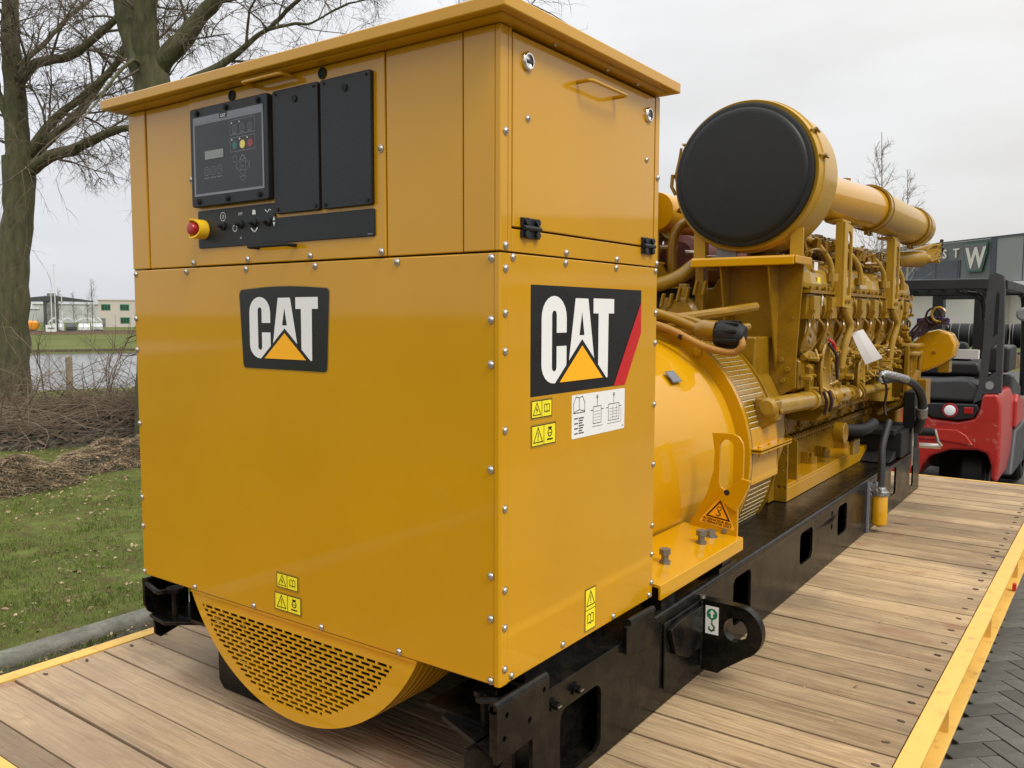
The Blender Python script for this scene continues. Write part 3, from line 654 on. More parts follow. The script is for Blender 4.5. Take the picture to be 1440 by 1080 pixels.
for k in range(7): g.lathe((XC, .035+.03*k, VC), (0,1,0), [(0,VR+.0005),(.002,VR+.0018),(.012,VR+.0018),(.014,VR+.0005)], 64, a0=180-math.degrees(a1)+2, a1=180+math.degrees(a1)-2)
g.build('vent_louvre', 'paint', gen)
g = G(); g.lathe((XC, .20, VC), (0,1,0), [(0,VR-.01),(0,0)], 64, a0=120, a1=240); g.build('vent_backing', 'dark', gen)
g = G(); g.box(XC-hw, XC+hw, .003, .012, -.008, -.001); g.build('vent_flange', 'paint', gen)
# crumpled dust screen behind the slots
g = G(); rnd = random.Random(3)
for x0 in (-.955, -1.085):
    for k in range(26): x = x0+rnd.uniform(-.012,.012); z = -.05-rnd.random()*(.14 if x0 > -1 else .05); g.tube([(x,.0125,z),(x+rnd.uniform(-.012,.012),.006,z-.004),(x+rnd.uniform(-.012,.012),.013,z-.01)],.0016,3)
tag(g.build('torn_dust_screen','cream',vent),'pale torn screen fibres poking through slots')

# ================================================================== ALTERNATOR
PE = 'paint_eng_shade'
g = G(); g.lathe((XC, .80, VC), (0,1,0), [(0,.535),(.0,.535),(1.13,.552),(1.145,.558),(1.165,.558)], 96); alt = g.build('alternator_drum', 'paint', gen)
g = G(); g.lathe((XC, 1.952, VC), (0,1,0), [(0,.40),(0,.612),(.012,.612),(.012,.604),(.017,.604),(.017,.611),(.028,.611),(.030,.60)], 128); g.build('drum_flange', 'paint', alt, smooth=15)
# perforated band: flat dark dots for holes, each with a painted pale glint
g = G()
y0, y1, BR = 1.98, 2.34, .600
g.lathe((XC, y0, VC), (0,1,0), [(0,BR+.01),(.018,BR+.01),(.018,BR),(y1-y0-.014,BR),(y1-y0-.014,BR+.008),(y1-y0,BR+.008),(y1-y0,BR-.03)], 128)
band = g.build('perforated_band', PE, alt)
g = G(); hl = G()
for i in range(118):
    t = R(-118+2.35*i)
    for j in range(25):
        yy = y0+.032+j*.0118; c, s_ = math.sin(t), math.cos(t)
        if -12 < math.degrees(t) < 14 or 166 < math.degrees(t) < 192: continue
        p = Vector((XC+c*(BR+.0008), yy, VC+s_*(BR+.0008))); tt = Vector((s_, 0, -c)); q = []
        for a in range(6): q.append(p+tt*.0022*math.cos(a*math.pi/3)+Vector((0,.0030,0))*math.sin(a*math.pi/3))
        hl.add(q, [tuple(range(6))])
        hl.add([p+tt*.0026+Vector((0,-.0028,0)), p+tt*.0068+Vector((0,-.0028,0))+Vector((c,0,s_))*.002, p+tt*.0068+Vector((0,.0028,0))+Vector((c,0,s_))*.002, p+tt*.0026+Vector((0,.0028,0))], [(0,1,2,3)], 1)
tag(hl.build('hole_dots', ['dark','hole_glint'], band, smooth=0, recalc=False), 'rows of dark dots with painted pale glints', kind='stuff')
# clamp plate of the band
for sx in (1, -1):
    g = G(); X = lambda r_: XC+sx*r_
    g.add([(X(.606),y0+.02,VC+.05),(X(.606),y1-.0,VC+.05),(X(.594),y0+.02,VC+.13),(X(.594),y1,VC+.13),(X(.604),y0+.02,VC-.11),(X(.604),y1,VC-.11),(X(.59),y0+.02,VC+.05),(X(.59),y1,VC+.05)], [(0,1,3,2),(0,1,5,4)])
    cl = g.build('clamp_plate', 'paint', alt)
    g = G(); g.box(*sorted((X(.604), X(.655))), y0-.01, y1+.04, VC+.035, VC+.041); g.box(*sorted((X(.604), X(.655))), y0-.01, y1+.04, VC+.048, VC+.054)
    for yy in (y0+.03, y0+.16, y0+.29): g.cyl((X(.632), yy, VC+.054), (X(.632), yy, VC+.062), .009, 6); g.cyl((X(.632), yy, VC+.015), (X(.632), yy, VC+.035), .005, 8)
    g.build('clamp_lip', 'paint', cl)
# feet
for sx in (1, -1):
    X = lambda r_: XC+sx*r_
    g = G(); g.prism([(X(.52),.06),(X(.755),.035),(X(.757),.028),(X(.757),-.012),(X(.748),-.012),(X(.748),.024),(X(.52),.05)], 'y', .80, 1.50)
    ft = g.build('foot_plate', 'paint', alt, bevel=.002)
    q_ = lambda pts: [(X(.735+a), b) for a, b in pts]
    slot_ = [(-.0445+.026*math.cos(R(a)), .373+.026*math.sin(R(a))) for a in range(0, 181, 20)]+[(-.0705,.235),(-.062,.215),(-.045,.207),(-.026,.216),(-.0185,.235)]
    g = G(); g.prism(q_([(-.103,.421),(-.022,.423),(.002,.412),(.017,.390),(.021,.365),(.020,.20),(.003,.150),(.003,.022),(-.20,.040),(-.165,.10),(-.118,.19),(-.094,.28),(-.092,.35)]), 'y', 1.484, 1.496, [q_(slot_)]); lo = g.build('lifting_plate', 'paint', alt, bevel=.002)
    g = G(); g.prism(q_([(-.070,.178),(-.046,.206),(.019,.262),(.054,.255),(.046,.225),(.003,.134),(-.03,.150)]), 'y', 1.468, 1.4838); g.build('hook_tongue', 'paint', lo, bevel=.002)
    g = G(); g.cyl((X(.735-.034),1.4678,.203),(X(.735-.034),1.4672,.203),.011,16); g.build('loop_hole', 'dark', lo)
    for yy, big in ((1.0,0),(1.30,0),(1.41,1)):
        g = G()
        for zz, rr in (((.043,.019),(.068,.013),(.085,.020),(.118,.020)) if not big else ((.043,.026),(.050,.026),(.052,.018),(.080,.018))): pass
        if not big: g.cyl((X(.675),yy,.038),(X(.675),yy,.052),.020,6); g.cyl((X(.675),yy,.052),(X(.675),yy,.074),.0125,12); g.cyl((X(.675),yy,.074),(X(.675),yy,.092),.020,6)
        else: g.cyl((X(.665),yy,.038),(X(.665),yy,.046),.026,18); g.cyl((X(.665),yy,.046),(X(.665),yy,.068),.020,6)
        g.build('mounting_bolt', 'caststeel', ft)
    g = G(); g.box(*sorted((X(.66),X(.745))), 1.30,1.46,-.060,-.040); g.box(*sorted((X(.68),X(.74))), 1.34,1.42,-.04,.02); g.box(*sorted((X(.67),X(.74))), .84,.94,-.060,-.02); g.build('isolator_pad', 'black', ft)
g = G(); g.cyl((-.045,1.484,.052),(-.045,1.472,.052),.009,6); g.build('end_bolt','caststeel',alt)
d = Decal((-.143, 1.4835, .080), (.992,0,-.124), (.124,0,.992), .0005)
d.plate([(-.004,.0),(.0,-.005),(.134,-.005),(.137,.002),(.074,.108),(.062,.108)], 'railyel', .0004); d.poly([(-.002,.0),(.001,-.003),(.133,-.003),(.134,.002),(.073,.106),(.063,.106)], 'orange', 1)
d.poly([(.018,.024),(.118,.024),(.068,.097)], 'blackink', 2); d.poly([(.030,.030),(.106,.030),(.068,.086)], 'orange', 3)
d.ring(.068,.063,.008,.003,'blackink',4,12); d.line([(.068,.055),(.068,.050),(.075,.046),(.075,.039),(.067,.035),(.060,.038)], .004, 'blackink', 4)
d.text('ALTERNATEUR SEUL', .067, .0115, .0125, 'blackink', 3, .03); d.text('ALTERNATOR ONLY', .067, .000, .0125, 'blackink', 3, .03)
d.done('lifting_sticker', alt)
# type plate and warning strip on the drum (bent to the drum)
def drum_patch(name, y, r, t0, t1, dy, shear, mts):
    g = G(); n = 6
    for lv, sc, mi in ((0,1,0),(1,.86,1)):
        vs = []
        for i in range(n+1):
            f = (i/n-.5)*sc+.5; t = R(t0+(t1-t0)*f)
            for e_ in (-.5*sc, .5*sc): vs.append((XC+math.sin(t)*(r+.0008+.0008*lv), y+dy*e_+shear*(f-.5), VC+math.cos(t)*(r+.0008+.0008*lv)))
        g.add(vs, [(2*i,2*i+1,2*i+3,2*i+2) for i in range(n)], mi)
    return g.build(name, mts, alt, smooth=60)
tp = drum_patch('type_plate', 1.60, .561, 45, 51, .085, 0, ['silver','grey'])
drum_patch('warning_strip', 1.52, .560, 30, 39, .028, 0, ['stick','stick'])
g = G(); g.lathe((XC+.60*math.sin(R(40))-.02, 1.951, VC+.60*math.cos(R(40))), (0,-1,0), [(-.02,.022),(.005,.022),(.012,.014),(.012,0)], 14); g.build('flange_bolt','paint',alt)

# ================================================================== ENGINE
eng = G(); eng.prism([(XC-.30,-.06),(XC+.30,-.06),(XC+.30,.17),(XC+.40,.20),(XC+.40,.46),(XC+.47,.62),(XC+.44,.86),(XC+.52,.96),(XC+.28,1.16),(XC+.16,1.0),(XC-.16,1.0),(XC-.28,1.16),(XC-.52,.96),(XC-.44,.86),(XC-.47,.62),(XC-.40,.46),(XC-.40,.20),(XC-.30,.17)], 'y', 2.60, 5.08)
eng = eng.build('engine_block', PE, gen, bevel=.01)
# flywheel housing
g = G(); g.prism([(XC+.56*math.sin(R(a)), .30+.52*math.cos(R(a))) for a in range(0,360,10)], 'y', 2.33, 2.58); g.prism([(XC-.46,.3),(XC+.46,.3),(XC+.48,.76),(XC-.48,.76)], 'y', 2.36, 2.60); g.build('flywheel_housing', PE, gen, bevel=.01)
for sx in (1,-1):
    X = lambda r_: XC+sx*r_
    # rear foot bracket: plate with six holes and a web
    g = G(); holes = [circ(X(.5+.018+.028*(k % 2)), zz, .0075, 10) for k in range(2) for zz in (.185,.10,.01)]
    g.prism([(X(.497),-.063),(X(.558),-.063),(X(.558),.26),(X(.497),.255)], 'y', 2.63, 2.645, holes); g.prism([(X(.40),-.063),(X(.555),-.063),(X(.555),-.05),(X(.555),.22),(X(.40),.30)], 'y', 2.80, 2.812)
    g.box(*sorted((X(.40),X(.497))), 2.55, 2.645, -.06, .25)
    g.build('rear_foot', PE, gen, bevel=.0015)
    # mounting rail along the pan
    g = G(); g.box(*sorted((X(.40),X(.555))), 2.65, 4.78, .006, .022); g.box(*sorted((X(.543),X(.557))), 2.65, 4.78, -.064, .006)
    ra = g.build('mounting_rail', 'paint', gen, bevel=.003)
    for yy in (2.95, 3.35, 3.62, 4.05, 4.45):
        g = G(); g.cyl((X(.47),yy,.022),(X(.47),yy,.062),.030,14); g.cyl((X(.47),yy,.062),(X(.47),yy,.082),.016,6); g.box(*sorted((X(.40),X(.46))), yy-.04, yy-.02, .022, .09); g.build('rail_bolt', PE, ra)
    g = G(); g.box(*sorted((X(.30),X(.42))), 2.66, 4.95, .022, .175); g.box(*sorted((X(.30),X(.435))), 2.66, 4.95, .172, .188); pan = g.build('oil_pan', PE, gen, bevel=.004)
    g = G()
    for k in range(46): yy = 2.7+k*.049; g.cyl((X(.43),yy,.188),(X(.43),yy,.203),.009,6); g.cyl((X(.432),yy,.16),(X(.432),yy,.172),.008,6)
    tag(g.build('pan_bolt', PE, pan), kind='stuff')
    # crankcase side covers, ribbed
    for k in range(8):
        yy = 2.72+k*.285
        g = G(); g.box(*sorted((X(.39),X(.412))), yy, yy+.255, .215, .44)
        for a in (.03,.225):
            for zz in (.235,.33,.42): g.cyl((X(.412),yy+a,zz),(X(.425),yy+a,zz),.010,6)
        g.tube([(X(.42),yy+.27,.44),(X(.42),yy+.27,.235)],.009,8); g.tube([(X(.42),yy+.27,.235),(X(.42),yy+.27,.215)],.016,8)
        g.build('crankcase_cover', PE, eng, bevel=.004)
    g = G(); g.prism([(X(.28),1.02),(X(.610),.972),(X(.600),.86),(X(.57),.84),(X(.56),.66),(X(.605),.64),(X(.605),.50),(X(.50),.47),(X(.28),.47)],'y',2.63,5.09); bnk = g.build('cylinder_bank',PE,gen,bevel=.012)
    # cylinder heads and rocker covers, eight a side
    for k in range(8):
        yy = 2.62+k*.311
        a, b = X(.36), X(.625)
        g = G()
        prof = [(X(.635),.985),(X(.640),1.015),(X(.628),1.07),(X(.585),1.115),(X(.40),1.185),(X(.32),1.16),(X(.32),.985)]
        def ring_(y, sc): 
            cxm = sum(p[0] for p in prof)/7; czm = sum(p[1] for p in prof)/7
            return [(cxm+(p[0]-cxm)*sc, y, czm+(p[1]-czm)*sc-(1-sc)*.02) for p in prof]
        L0 = [ring_(yy, .80), ring_(yy+.045, 1), ring_(yy+.225, 1), ring_(yy+.285, .80)]
        vs = [q for r_ in L0 for q in r_]; n7 = 7
        g.add(vs, [tuple(range(6,-1,-1)), tuple(range(21,28))]+[(i*7+j, i*7+(j+1)%7, (i+1)*7+(j+1)%7, (i+1)*7+j) for i in range(3) for j in range(7)])
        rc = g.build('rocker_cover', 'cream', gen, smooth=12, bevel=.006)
        g = G(); g.box(*sorted((X(.33),X(.65))), yy-.006, yy+.291, .968, .984)
        for q in (.02,.14,.27): g.cyl((X(.645),yy+q,.984),(X(.645),yy+q,1.004),.010,6)
        g.build('cover_flange', PE, rc, bevel=.002)
        g = G(); g.prism([(X(.34),.967),(X(.632),.967),(X(.628),.86),(X(.56),.80),(X(.34),.80)], 'y', yy+.012, yy+.275); hd = g.build('cylinder_head', PE, eng, bevel=.006)
        g = G(); g.box(*sorted((X(.630),X(.655))), yy+.05, yy+.15, .845, .955); g.cyl((X(.64),yy+.19,.93),(X(.665),yy+.19,.93),.02,12); g.tube([(X(.64),yy+.215,.965),(X(.652),yy+.235,.90),(X(.63),yy+.28,.85)],.007,6,smooth=4); g.build('head_port', 'cream', hd, bevel=.003)
        g = G(); q0 = yy+.02
        g.tube([(X(.615),q0+.05,.86),(X(.64),q0-.0,.80),(X(.60),q0+.0,.70),(X(.585),q0+.13,.67),(X(.60),q0+.25,.72),(X(.645),q0+.23,.80),(X(.615),q0+.17,.86)],.0075,7,smooth=5)
        g.prism([(X(.47),.86),(X(.622),.86),(X(.612),.74),(X(.59),.68),(X(.47),.66)], 'y', q0+.02, q0+.23)
        g.cyl((X(.575),q0+.12,.76),(X(.61),q0+.12,.765),.035,14); g.cyl((X(.61),q0+.12,.765),(X(.622),q0+.12,.765),.012,6)
        for w in range(3): g.box(*sorted((X(.60),X(.66))), q0-.02+.02*w, q0-.008+.02*w, .845+.012*w, .865+.012*w)
        g.build('injector_line', PE, hd)
    # fuel manifold, wiring loom along the block
    rnd = random.Random(5)
    g = G(); g.tube([(X(.61), 2.66+.12*k, .655+.018*math.sin(k*2.1)) for k in range(20)], .016, 8, smooth=3); g.tube([(X(.625), 2.7+.11*k, .640+.022*math.sin(k*1.3+1)) for k in range(20)], .010, 7, smooth=3); g.build('wiring_loom', 'cream', gen)
    for (yc, zc, n_) in ((2.86,.60,5),(3.62,.53,4)):
        g = G()
        for k in range(n_):
            s1 = .055+.010*k; g.tube([(X(.64+.006*k), yc+s1*.8*math.cos(t_), zc-.03+1.5*s1*math.sin(t_)) for t_ in [R(a) for a in range(0,361,24)]], .0085, 6, smooth=2)
        g.build('coiled_cable', 'cream', gen)
    # inner shelf / side box and aftercooler pipes
    g = G(); g.box(*sorted((X(.47),X(.60))), 2.72, 4.60, .50, .60); g.box(*sorted((X(.44),X(.585))), 2.9, 3.5, .46, .5); g.prism([(2.72,.62),(2.90,.62),(3.02,.47),(2.72,.47)], 'x', *sorted((X(.60),X(.63)))); g.build('fuel_shelf', PE, gen, bevel=.006)
    g = G(); pr_ = [(0,0),(0,.030),(.012,.044),(.62,.044),(.62,.052),(.66,.052),(.66,.044),(.86,.040),(.86,.060),(.90,.060),(.90,.036),(1.06,.036),(1.07,.050),(1.24,.052),(1.26,.036),(1.42,.034),(1.42,.046),(1.46,.046),(1.46,.031),(2.35,.030),(2.35,0)]
    g.lathe((X(.62),2.12,.458),(0,1,-.028),[(h,r_) for h,r_ in pr_],24); wp = g.build('water_pipe', 'cream', gen, smooth=30)
    g = G(); g.prism([(X(.56),.50),(X(.665),.49),(X(.665),.40),(X(.60),.36),(X(.56),.36)], 'y', 2.13, 2.20); g.cyl((X(.665),2.165,.44),(X(.678),2.165,.44),.014,8); g.prism([(X(.42),.45),(X(.63),.45),(X(.65),.38),(X(.58),.30),(X(.42),.30)], 'y', 3.02, 3.28); g.prism([(X(.42),.43),(X(.62),.43),(X(.60),.33),(X(.42),.30)], 'y', 3.30, 4.1); g.build('pipe_bracket', PE, wp, bevel=.012)
    g = G()
    for yy in (2.98,3.02,3.20,3.36): 
        for a in range(0,360,60): g.cyl((X(.62)+.055*math.cos(R(a)),yy,.435+.055*math.sin(R(a))),(X(.62)+.055*math.cos(R(a)),yy+.018,.435+.055*math.sin(R(a))),.009,6)
    g.tube([(X(.67),3.52,.47),(X(.69),3.56,.42),(X(.665),3.62,.38)],.007,6,smooth=4); g.tube([(X(.67),3.56,.48),(X(.69),3.60,.43),(X(.665),3.66,.385)],.007,6,smooth=4)
    g.build('flange_bolts', PE, wp)
    # intake pipe with clamps, on slotted posts
    g = G(); g.lathe((X(.545),2.70,1.470),(.085*sx,1,.012),[(0,.10),(0,.114),(1.06,.120)],40); g.build('intake_pipe','paint',gen)
    g = G(); g.lathe((X(.635),3.76,1.485),(0,1,0),[(-.03,.118),(-.03,.129),(.05,.129),(.05,.120),(1.20,.120),(1.20,.128),(1.42,.128),(1.44,.12),(1.45,.09),(1.45,0)],40); ip = g.build('intake_pipe','pipe',gen)
    for yy in (3.72, 3.80, 4.93, 5.02):
        g = G(); g.lathe((X(.635),yy,1.485),(0,1,0),[(0,.121),(0,.133),(.012,.133),(.012,.121)],40); g.box(X(.635)-.012,X(.635)+.012,yy-.006,yy+.02,1.485-.155,1.485-.125); g.build('band_clamp',PE,ip)
    g = G(); g.cyl((X(.60),3.35,1.58),(X(.60),3.35,1.605),.032,8); g.build('sensor_boss',PE,ip)
    for y0_, y1_ in ((3.06,3.215),(4.24,4.40)):
        g = G(); slot = [(y0_+.055,1.275),(y0_+.10,1.30),(y1_-.022,1.285),(y1_-.018,.965),(y0_+.062,.975)]
        slot = [(y0_+.06,.965),(y1_-.022,.965),(y1_-.022,1.27),(y1_-.045,1.30),(y0_+.075,1.30),(y0_+.06,1.28)]
        g.prism([(y0_,.905),(y1_,.895),(y1_,1.33),(y0_,1.345)], 'x', *sorted((X(.675),X(.688))), [slot]); g.box(*sorted((X(.638),X(.675))), y0_, y0_+.012, .905, 1.345)
        g.box(*sorted((X(.58),X(.675))), y0_+.0, y1_, 1.345, 1.357)
        po = g.build('pipe_support', 'pipe', gen, bevel=.003)
        for q in (.045,.10):
            g = G(); g.cyl((X(.688),y0_+q,.935),(X(.698),y0_+q,.935),.013,6); g.build('support_bolt',PE,po)
        g = G(); g.tube([(X(.665),y0_+.09,.91),(X(.675),y0_+.13,.86),(X(.685),y0_+.17,.80),(X(.67),y0_+.13,.70),(X(.66),y0_+.11,.58)],.020,12,smooth=5); g.build('support_strut','cream',po)
    # oil lines arching over the covers
    for y_ in (2.75,3.35,3.95,4.5):
        g = G(); g.tube([(X(.38),y_-.25,1.24),(X(.47),y_-.05,1.27),(X(.58),y_+.12,1.23),(X(.635),y_+.22,1.14),(X(.645),y_+.24,1.04)],.0145,10,smooth=5); g.cyl((X(.645),y_+.24,1.035),(X(.645),y_+.24,1.075),.031,10); g.build('oil_line','cream',gen)
    # clutter of small lines, nuts and clips on the top deck of the bank
    g = G(); 
    for k in range(330):
        yy = rnd.uniform(2.6,5.0); r0 = rnd.uniform(.38,.60); zz = 1.18+.12*(.6-r0)/.2*.5+rnd.uniform(-.02,.07)
        if rnd.random() < .5: g.tube([(X(r0),yy,zz),(X(r0+rnd.uniform(-.05,.06)),yy+rnd.uniform(.03,.12),zz+rnd.uniform(-.04,.04)),(X(r0+rnd.uniform(-.06,.06)),yy+rnd.uniform(.12,.24),zz+rnd.uniform(-.05,.03))],rnd.uniform(.005,.011),5,smooth=3)
        else: 
            s1 = rnd.uniform(.010,.024); g.cyl((X(r0),yy,zz-.03),(X(r0+rnd.uniform(-.02,.02)),yy+rnd.uniform(-.02,.02),zz+.02),s1,6)
    tag(g.build('small_fittings', PE, eng), kind='stuff')
    g = G()
    for k in range(110):
        yy = rnd.uniform(2.62,4.9); zz = rnd.uniform(.48,.68); r0 = .62+rnd.uniform(0,.03)
        if rnd.random() < .5: g.tube([(X(r0),yy,zz),(X(r0+.025),yy+rnd.uniform(-.02,.03),zz+rnd.uniform(-.02,.02)),(X(r0),yy+rnd.uniform(-.02,.05),zz+rnd.uniform(-.03,.03))],rnd.uniform(.004,.009),5,smooth=3)
        else: s1 = rnd.uniform(.008,.020); g.cyl((X(r0-.02),yy,zz),(X(r0+rnd.uniform(.005,.03)),yy,zz),s1,6)
    tag(g.build('small_fittings', 'cream', eng), kind='stuff')
    # charge-air elbow at the rear
    if sx < 0: continue
    g = G(); g.tube([(XC+sx*-.25,2.50,1.01),(XC+sx*-.10,2.52,1.02),(XC+sx*.0,2.56,1.06),(XC+sx*.07,2.62,1.125),(XC+sx*.15,2.68,1.13)],.038,16,smooth=6); g.build('air_elbow','cream',gen)
g = G(); g.lathe((-1.02,2.85,1.44),(0,1,.0),[(0,0),(0,.105),(.02,.11),(1.5,.11)],28); g.build('crossover_pipe','paint',gen)
# exhaust lagging between the banks
for lx_, ly_ in ((XC+.26,3.1),(-.90,2.9)):
    g = G(); g.lathe((lx_,ly_,1.19),(0,1,0),[(0,0),(0,.08),(.03,.12),(.5,.13),(2.0,.13),(2.0,0)],28); g.build('exhaust_lagging','maroon',gen)
g = G(); g.box(XC-.42,XC+.10,2.575,2.598,.82,1.0); g.box(XC-.40,XC+.02,2.55,2.57,.78,.90); g.build('valley_shade','blackmatt',gen,bevel=.006)  # black panels added to stand in for shade between the banks
g = G(); g.lathe((XC+.05,2.46,.86),(0,1,0),[(0,0),(0,.07),(.02,.09),(.12,.09)],20); g.build('breather_drum',PE,gen)
g = G()
for x, z1_ in ((XC-.05,.95),(XC+.05,1.02),(XC+.14,1.12)): g.box(x-.03,x+.015,2.5,2.54,.78,z1_)
for k in range(6): x = XC-.06+.045*k; g.prism([(x,.90+.03*(k//2)),(x+.012,.90+.03*(k//2)),(x+.028,.97+.03*(k//2)),(x+.016,.97+.03*(k//2))],'y',2.44,2.47)
 
g.tube([(XC-.105,2.7,1.03),(XC-.108,2.7,1.25),(XC-.07,2.72,1.34),(XC+.0,2.78,1.36)],.026,12,smooth=5); g.box(XC+.02,XC+.06,2.75,2.79,1.0,1.4)
g.build('rear_bracket',PE,gen,bevel=.004)
g = G(); g.box(XC-.4,XC+.30,2.42,2.5,.74,.80); g.tube([(XC-.1,1.9,.86),(XC+.2,1.95,.845),(XC+.38,2.1,.87),(XC+.5,2.3,.90)],.022,10,smooth=4); g.tube([(XC-.1,1.88,.835),(XC+.24,1.9,.80),(XC+.45,2.0,.79),(XC+.5,2.2,.81)],.018,10,smooth=4); g.build('cable_tray',PE,gen,bevel=.003)
g = G(); g.cyl((XC-.22,2.78,1.235),(XC-.12,2.78,1.23),.012,8); g.cyl((XC-.07,2.78,1.20),(XC+.04,2.78,1.19),.012,8); g.build('bright_tube','steel',gen)
# conduit over the alternator, black connector
g = G(); g.tube([(-.74,1.80,.84),(-.58,1.82,.835),(-.45,1.84,.80),(-.34,1.86,.745),(-.26,1.88,.715),(-.185,1.90,.706),(-.15,1.90,.735),(-.165,1.92,.77)],.015,12,smooth=8); oc = g.build('corrugated_conduit','orangehose',gen)
for p in ((-.40,1.85,.772),(-.59,1.82,.836)):
    g = G(); g.lathe(p,(.8,.1,-.4),[(-.008,.0175),(.008,.0175)],14); g.build('cable_tie','blackmatt',oc)
g = G(); g.tube([(-.74,1.86,.90),(-.60,1.87,.885),(-.48,1.90,.85),(-.36,1.93,.80)],.022,12,smooth=6); g.tube([(-.7,1.93,.90),(-.5,1.95,.86),(-.4,1.95,.84),(-.33,1.93,.82)],.015,10,smooth=6); g.lathe((-.37,1.93,.80),(1,.1,-.1),[(0,.03),(.03,.045),(.09,.048),(.09,0)],16); g.build('cable_bundle',PE,gen)
g = G(); g.lathe((-.275,1.93,.785),(1,.15,-.18),[(0,0),(0,.052),(.02,.060),(.09,.060),(.12,.050),(.125,0)],18)
for k in range(9): t = R(40*k); g.box(-.272+.0,-.17,1.935+.055*math.cos(t)-.006,1.935+.055*math.cos(t)+.006,.775+.058*math.sin(t)-.006,.775+.058*math.sin(t)+.006)
g.build('round_connector','blackmatt',gen,bevel=.003)

# ================================================================== AIR CLEANERS
FY = 2.47
for sx in (1,-1):
    cx, cz = XC+sx*(.362 if sx > 0 else .60), 1.525
    g = G(); g.lathe((cx,FY,cz),(0,1,0),[(.010,0),(.010,.318),(.0,.340),(-.004,.352),(.004,.356),(.05,.358),(.052,.364),(.064,.364),(.066,.357),(.29,.357),(.31,.335),(.315,0)],80); ac = g.build('air_cleaner','pipe',gen)
    g = G(); g.lathe((cx,FY,cz),(0,-1,0),[(-.03,.335),(.030,.336),(.034,.330),(.034,.315),(.040,.312),(.046,.302),(.048,.285),(.050,0)],80); g.build('filter_cover','filtercover',ac)
    g = G(); t = math.atan2(.10,1)
    for a in (60,80,248,300):
        px_2, pz_2 = cx+.358*math.sin(R(a)), cz+.358*math.cos(R(a)); nx, nz_3 = math.sin(R(a)), math.cos(R(a))
        g.tube([(px_2,FY+.0,pz_2),(px_2+nx*.02,FY+.02,pz_2+nz_3*.02),(px_2+nx*.012,FY+.09,pz_2+nz_3*.012)],.007,6); g.cyl((px_2+nx*.005,FY+.05,pz_2+nz_3*.005),(px_2+nx*.022,FY+.05,pz_2+nz_3*.022),.010,6)
    g.build('cover_clip',PE,ac)
    if sx > 0:
        g = G(); g.tube([(cx-.345,FY+.01,cz-.02),(cx-.36,FY+.01,cz+.03),(cx-.345,FY+.02,cz+.115),(cx-.335,FY+.02,cz+.17)],.007,6); g.tube([(cx-.352,FY,cz-.06),(cx-.375,FY,cz-.02),(cx-.37,FY,cz+.04)],.010,6); g.build('latch_handle',PE,ac)
    # shelf and support frame
    X = lambda r_: XC+sx*r_
    a, b = sorted((X(.12),X(.628)))
    g = G(); g.box(a,b,2.42,2.64,1.128,1.140); g.box(a,b,2.415,2.43,1.095,1.135); g.box(*sorted((X(.628),X(.64))),2.42,2.66,1.10,1.139); fr = g.build('filter_shelf','paint',gen,bevel=.006)
    g = G(); g.prism([(X(.19),1.127),(X(.625),1.127),(X(.60),.67),(X(.60),.51),(X(.51),.46),(X(.38),.50),(X(.30),.80)],'y',2.584,2.596); g.cyl((X(.575),2.584,.845),(X(.575),2.580,.845),.006,8)
    for q, z_ in ((.53,.645),(.54,.545),(.49,.50),(.56,.60)): g.cyl((X(q),2.584,z_),(X(q),2.572,z_),.014,6)
    g.build('support_panel',PE,fr,bevel=.002)  # darkened yellow on panel and gussets puts their shade into the colour
    g = G(); g.prism([(2.583,1.126),(2.43,1.126),(2.43,1.10),(2.572,.60),(2.583,.60)],'x',*sorted((X(.50),X(.508)))); g.prism([(2.583,1.126),(2.44,1.126),(2.44,1.10),(2.572,.60),(2.583,.60)],'x',*sorted((X(.26),X(.268)))); g.build('gusset',PE,fr)
    g = G(); g.box(*sorted((X(.582),X(.642))),2.50,2.512,1.14,1.27); g.box(*sorted((X(.10),X(.16))),2.50,2.512,1.14,1.30); g.build('saddle_bracket','pipe',fr)
    g = G(); g.box(X(.3)-.08,X(.3)+.02,2.50,2.515,1.141,1.20); g.build('saddle_plate','grey',fr)

# ================================================================== ENGINE FRONT
g = G(); g.tube([(-.24,4.62,.90),(-.215,4.60,.84),(-.20,4.60,.72),(-.20,4.60,.55)],.062,18,smooth=6); g.cyl((-.20,4.60,.55),(-.20,4.60,.30),.095,24); g.cyl((-.20,4.60,.31),(-.20,4.60,.29),.11,24); g.cyl((-.20,4.60,.545),(-.20,4.60,.565),.10,24); g.build('coolant_riser','cream',gen)
g = G(); g.tube([(-.14,4.66,1.0),(-.13,4.66,.88),(-.19,4.62,.72),(-.22,4.55,.62)],.024,10,smooth=5); g.tube([(-.10,4.75,.98),(-.10,4.72,.86),(-.14,4.70,.62)],.020,10,smooth=5); g.build('vent_pipe','cream',gen)
g = G()
for z_ in (.60,.655): g.tube([(-.22,4.74,z_),(-.05,4.76,z_),(.0,4.80,z_),(.01,4.95,z_)],.019,10,smooth=4)
g.box(-.22,-.02,4.78,5.1,.30,.58); g.box(-.06,-.03,4.72,4.9,.30,.66); g.tube([(.01,4.9,.62),(.0,4.9,.40)],.016,8); g.tube([(.0,4.85,.48),(-.08,4.75,.25),(-.22,4.7,.18)],.03,8); g.box(-.04,.06,4.88,5.05,.24,.42)
for k in range(26): rr_ = random.Random(k); yy=rr_.uniform(4.6,5.0); zz=rr_.uniform(.22,.9); xx=-.14+rr_.uniform(-.02,.14)*(1-.5*(zz>.6)); g.cyl((xx-.02,yy,zz),(xx+.025,yy,zz),rr_.uniform(.01,.03),8)
g.build('front_gear_case',PE,gen,bevel=.006)
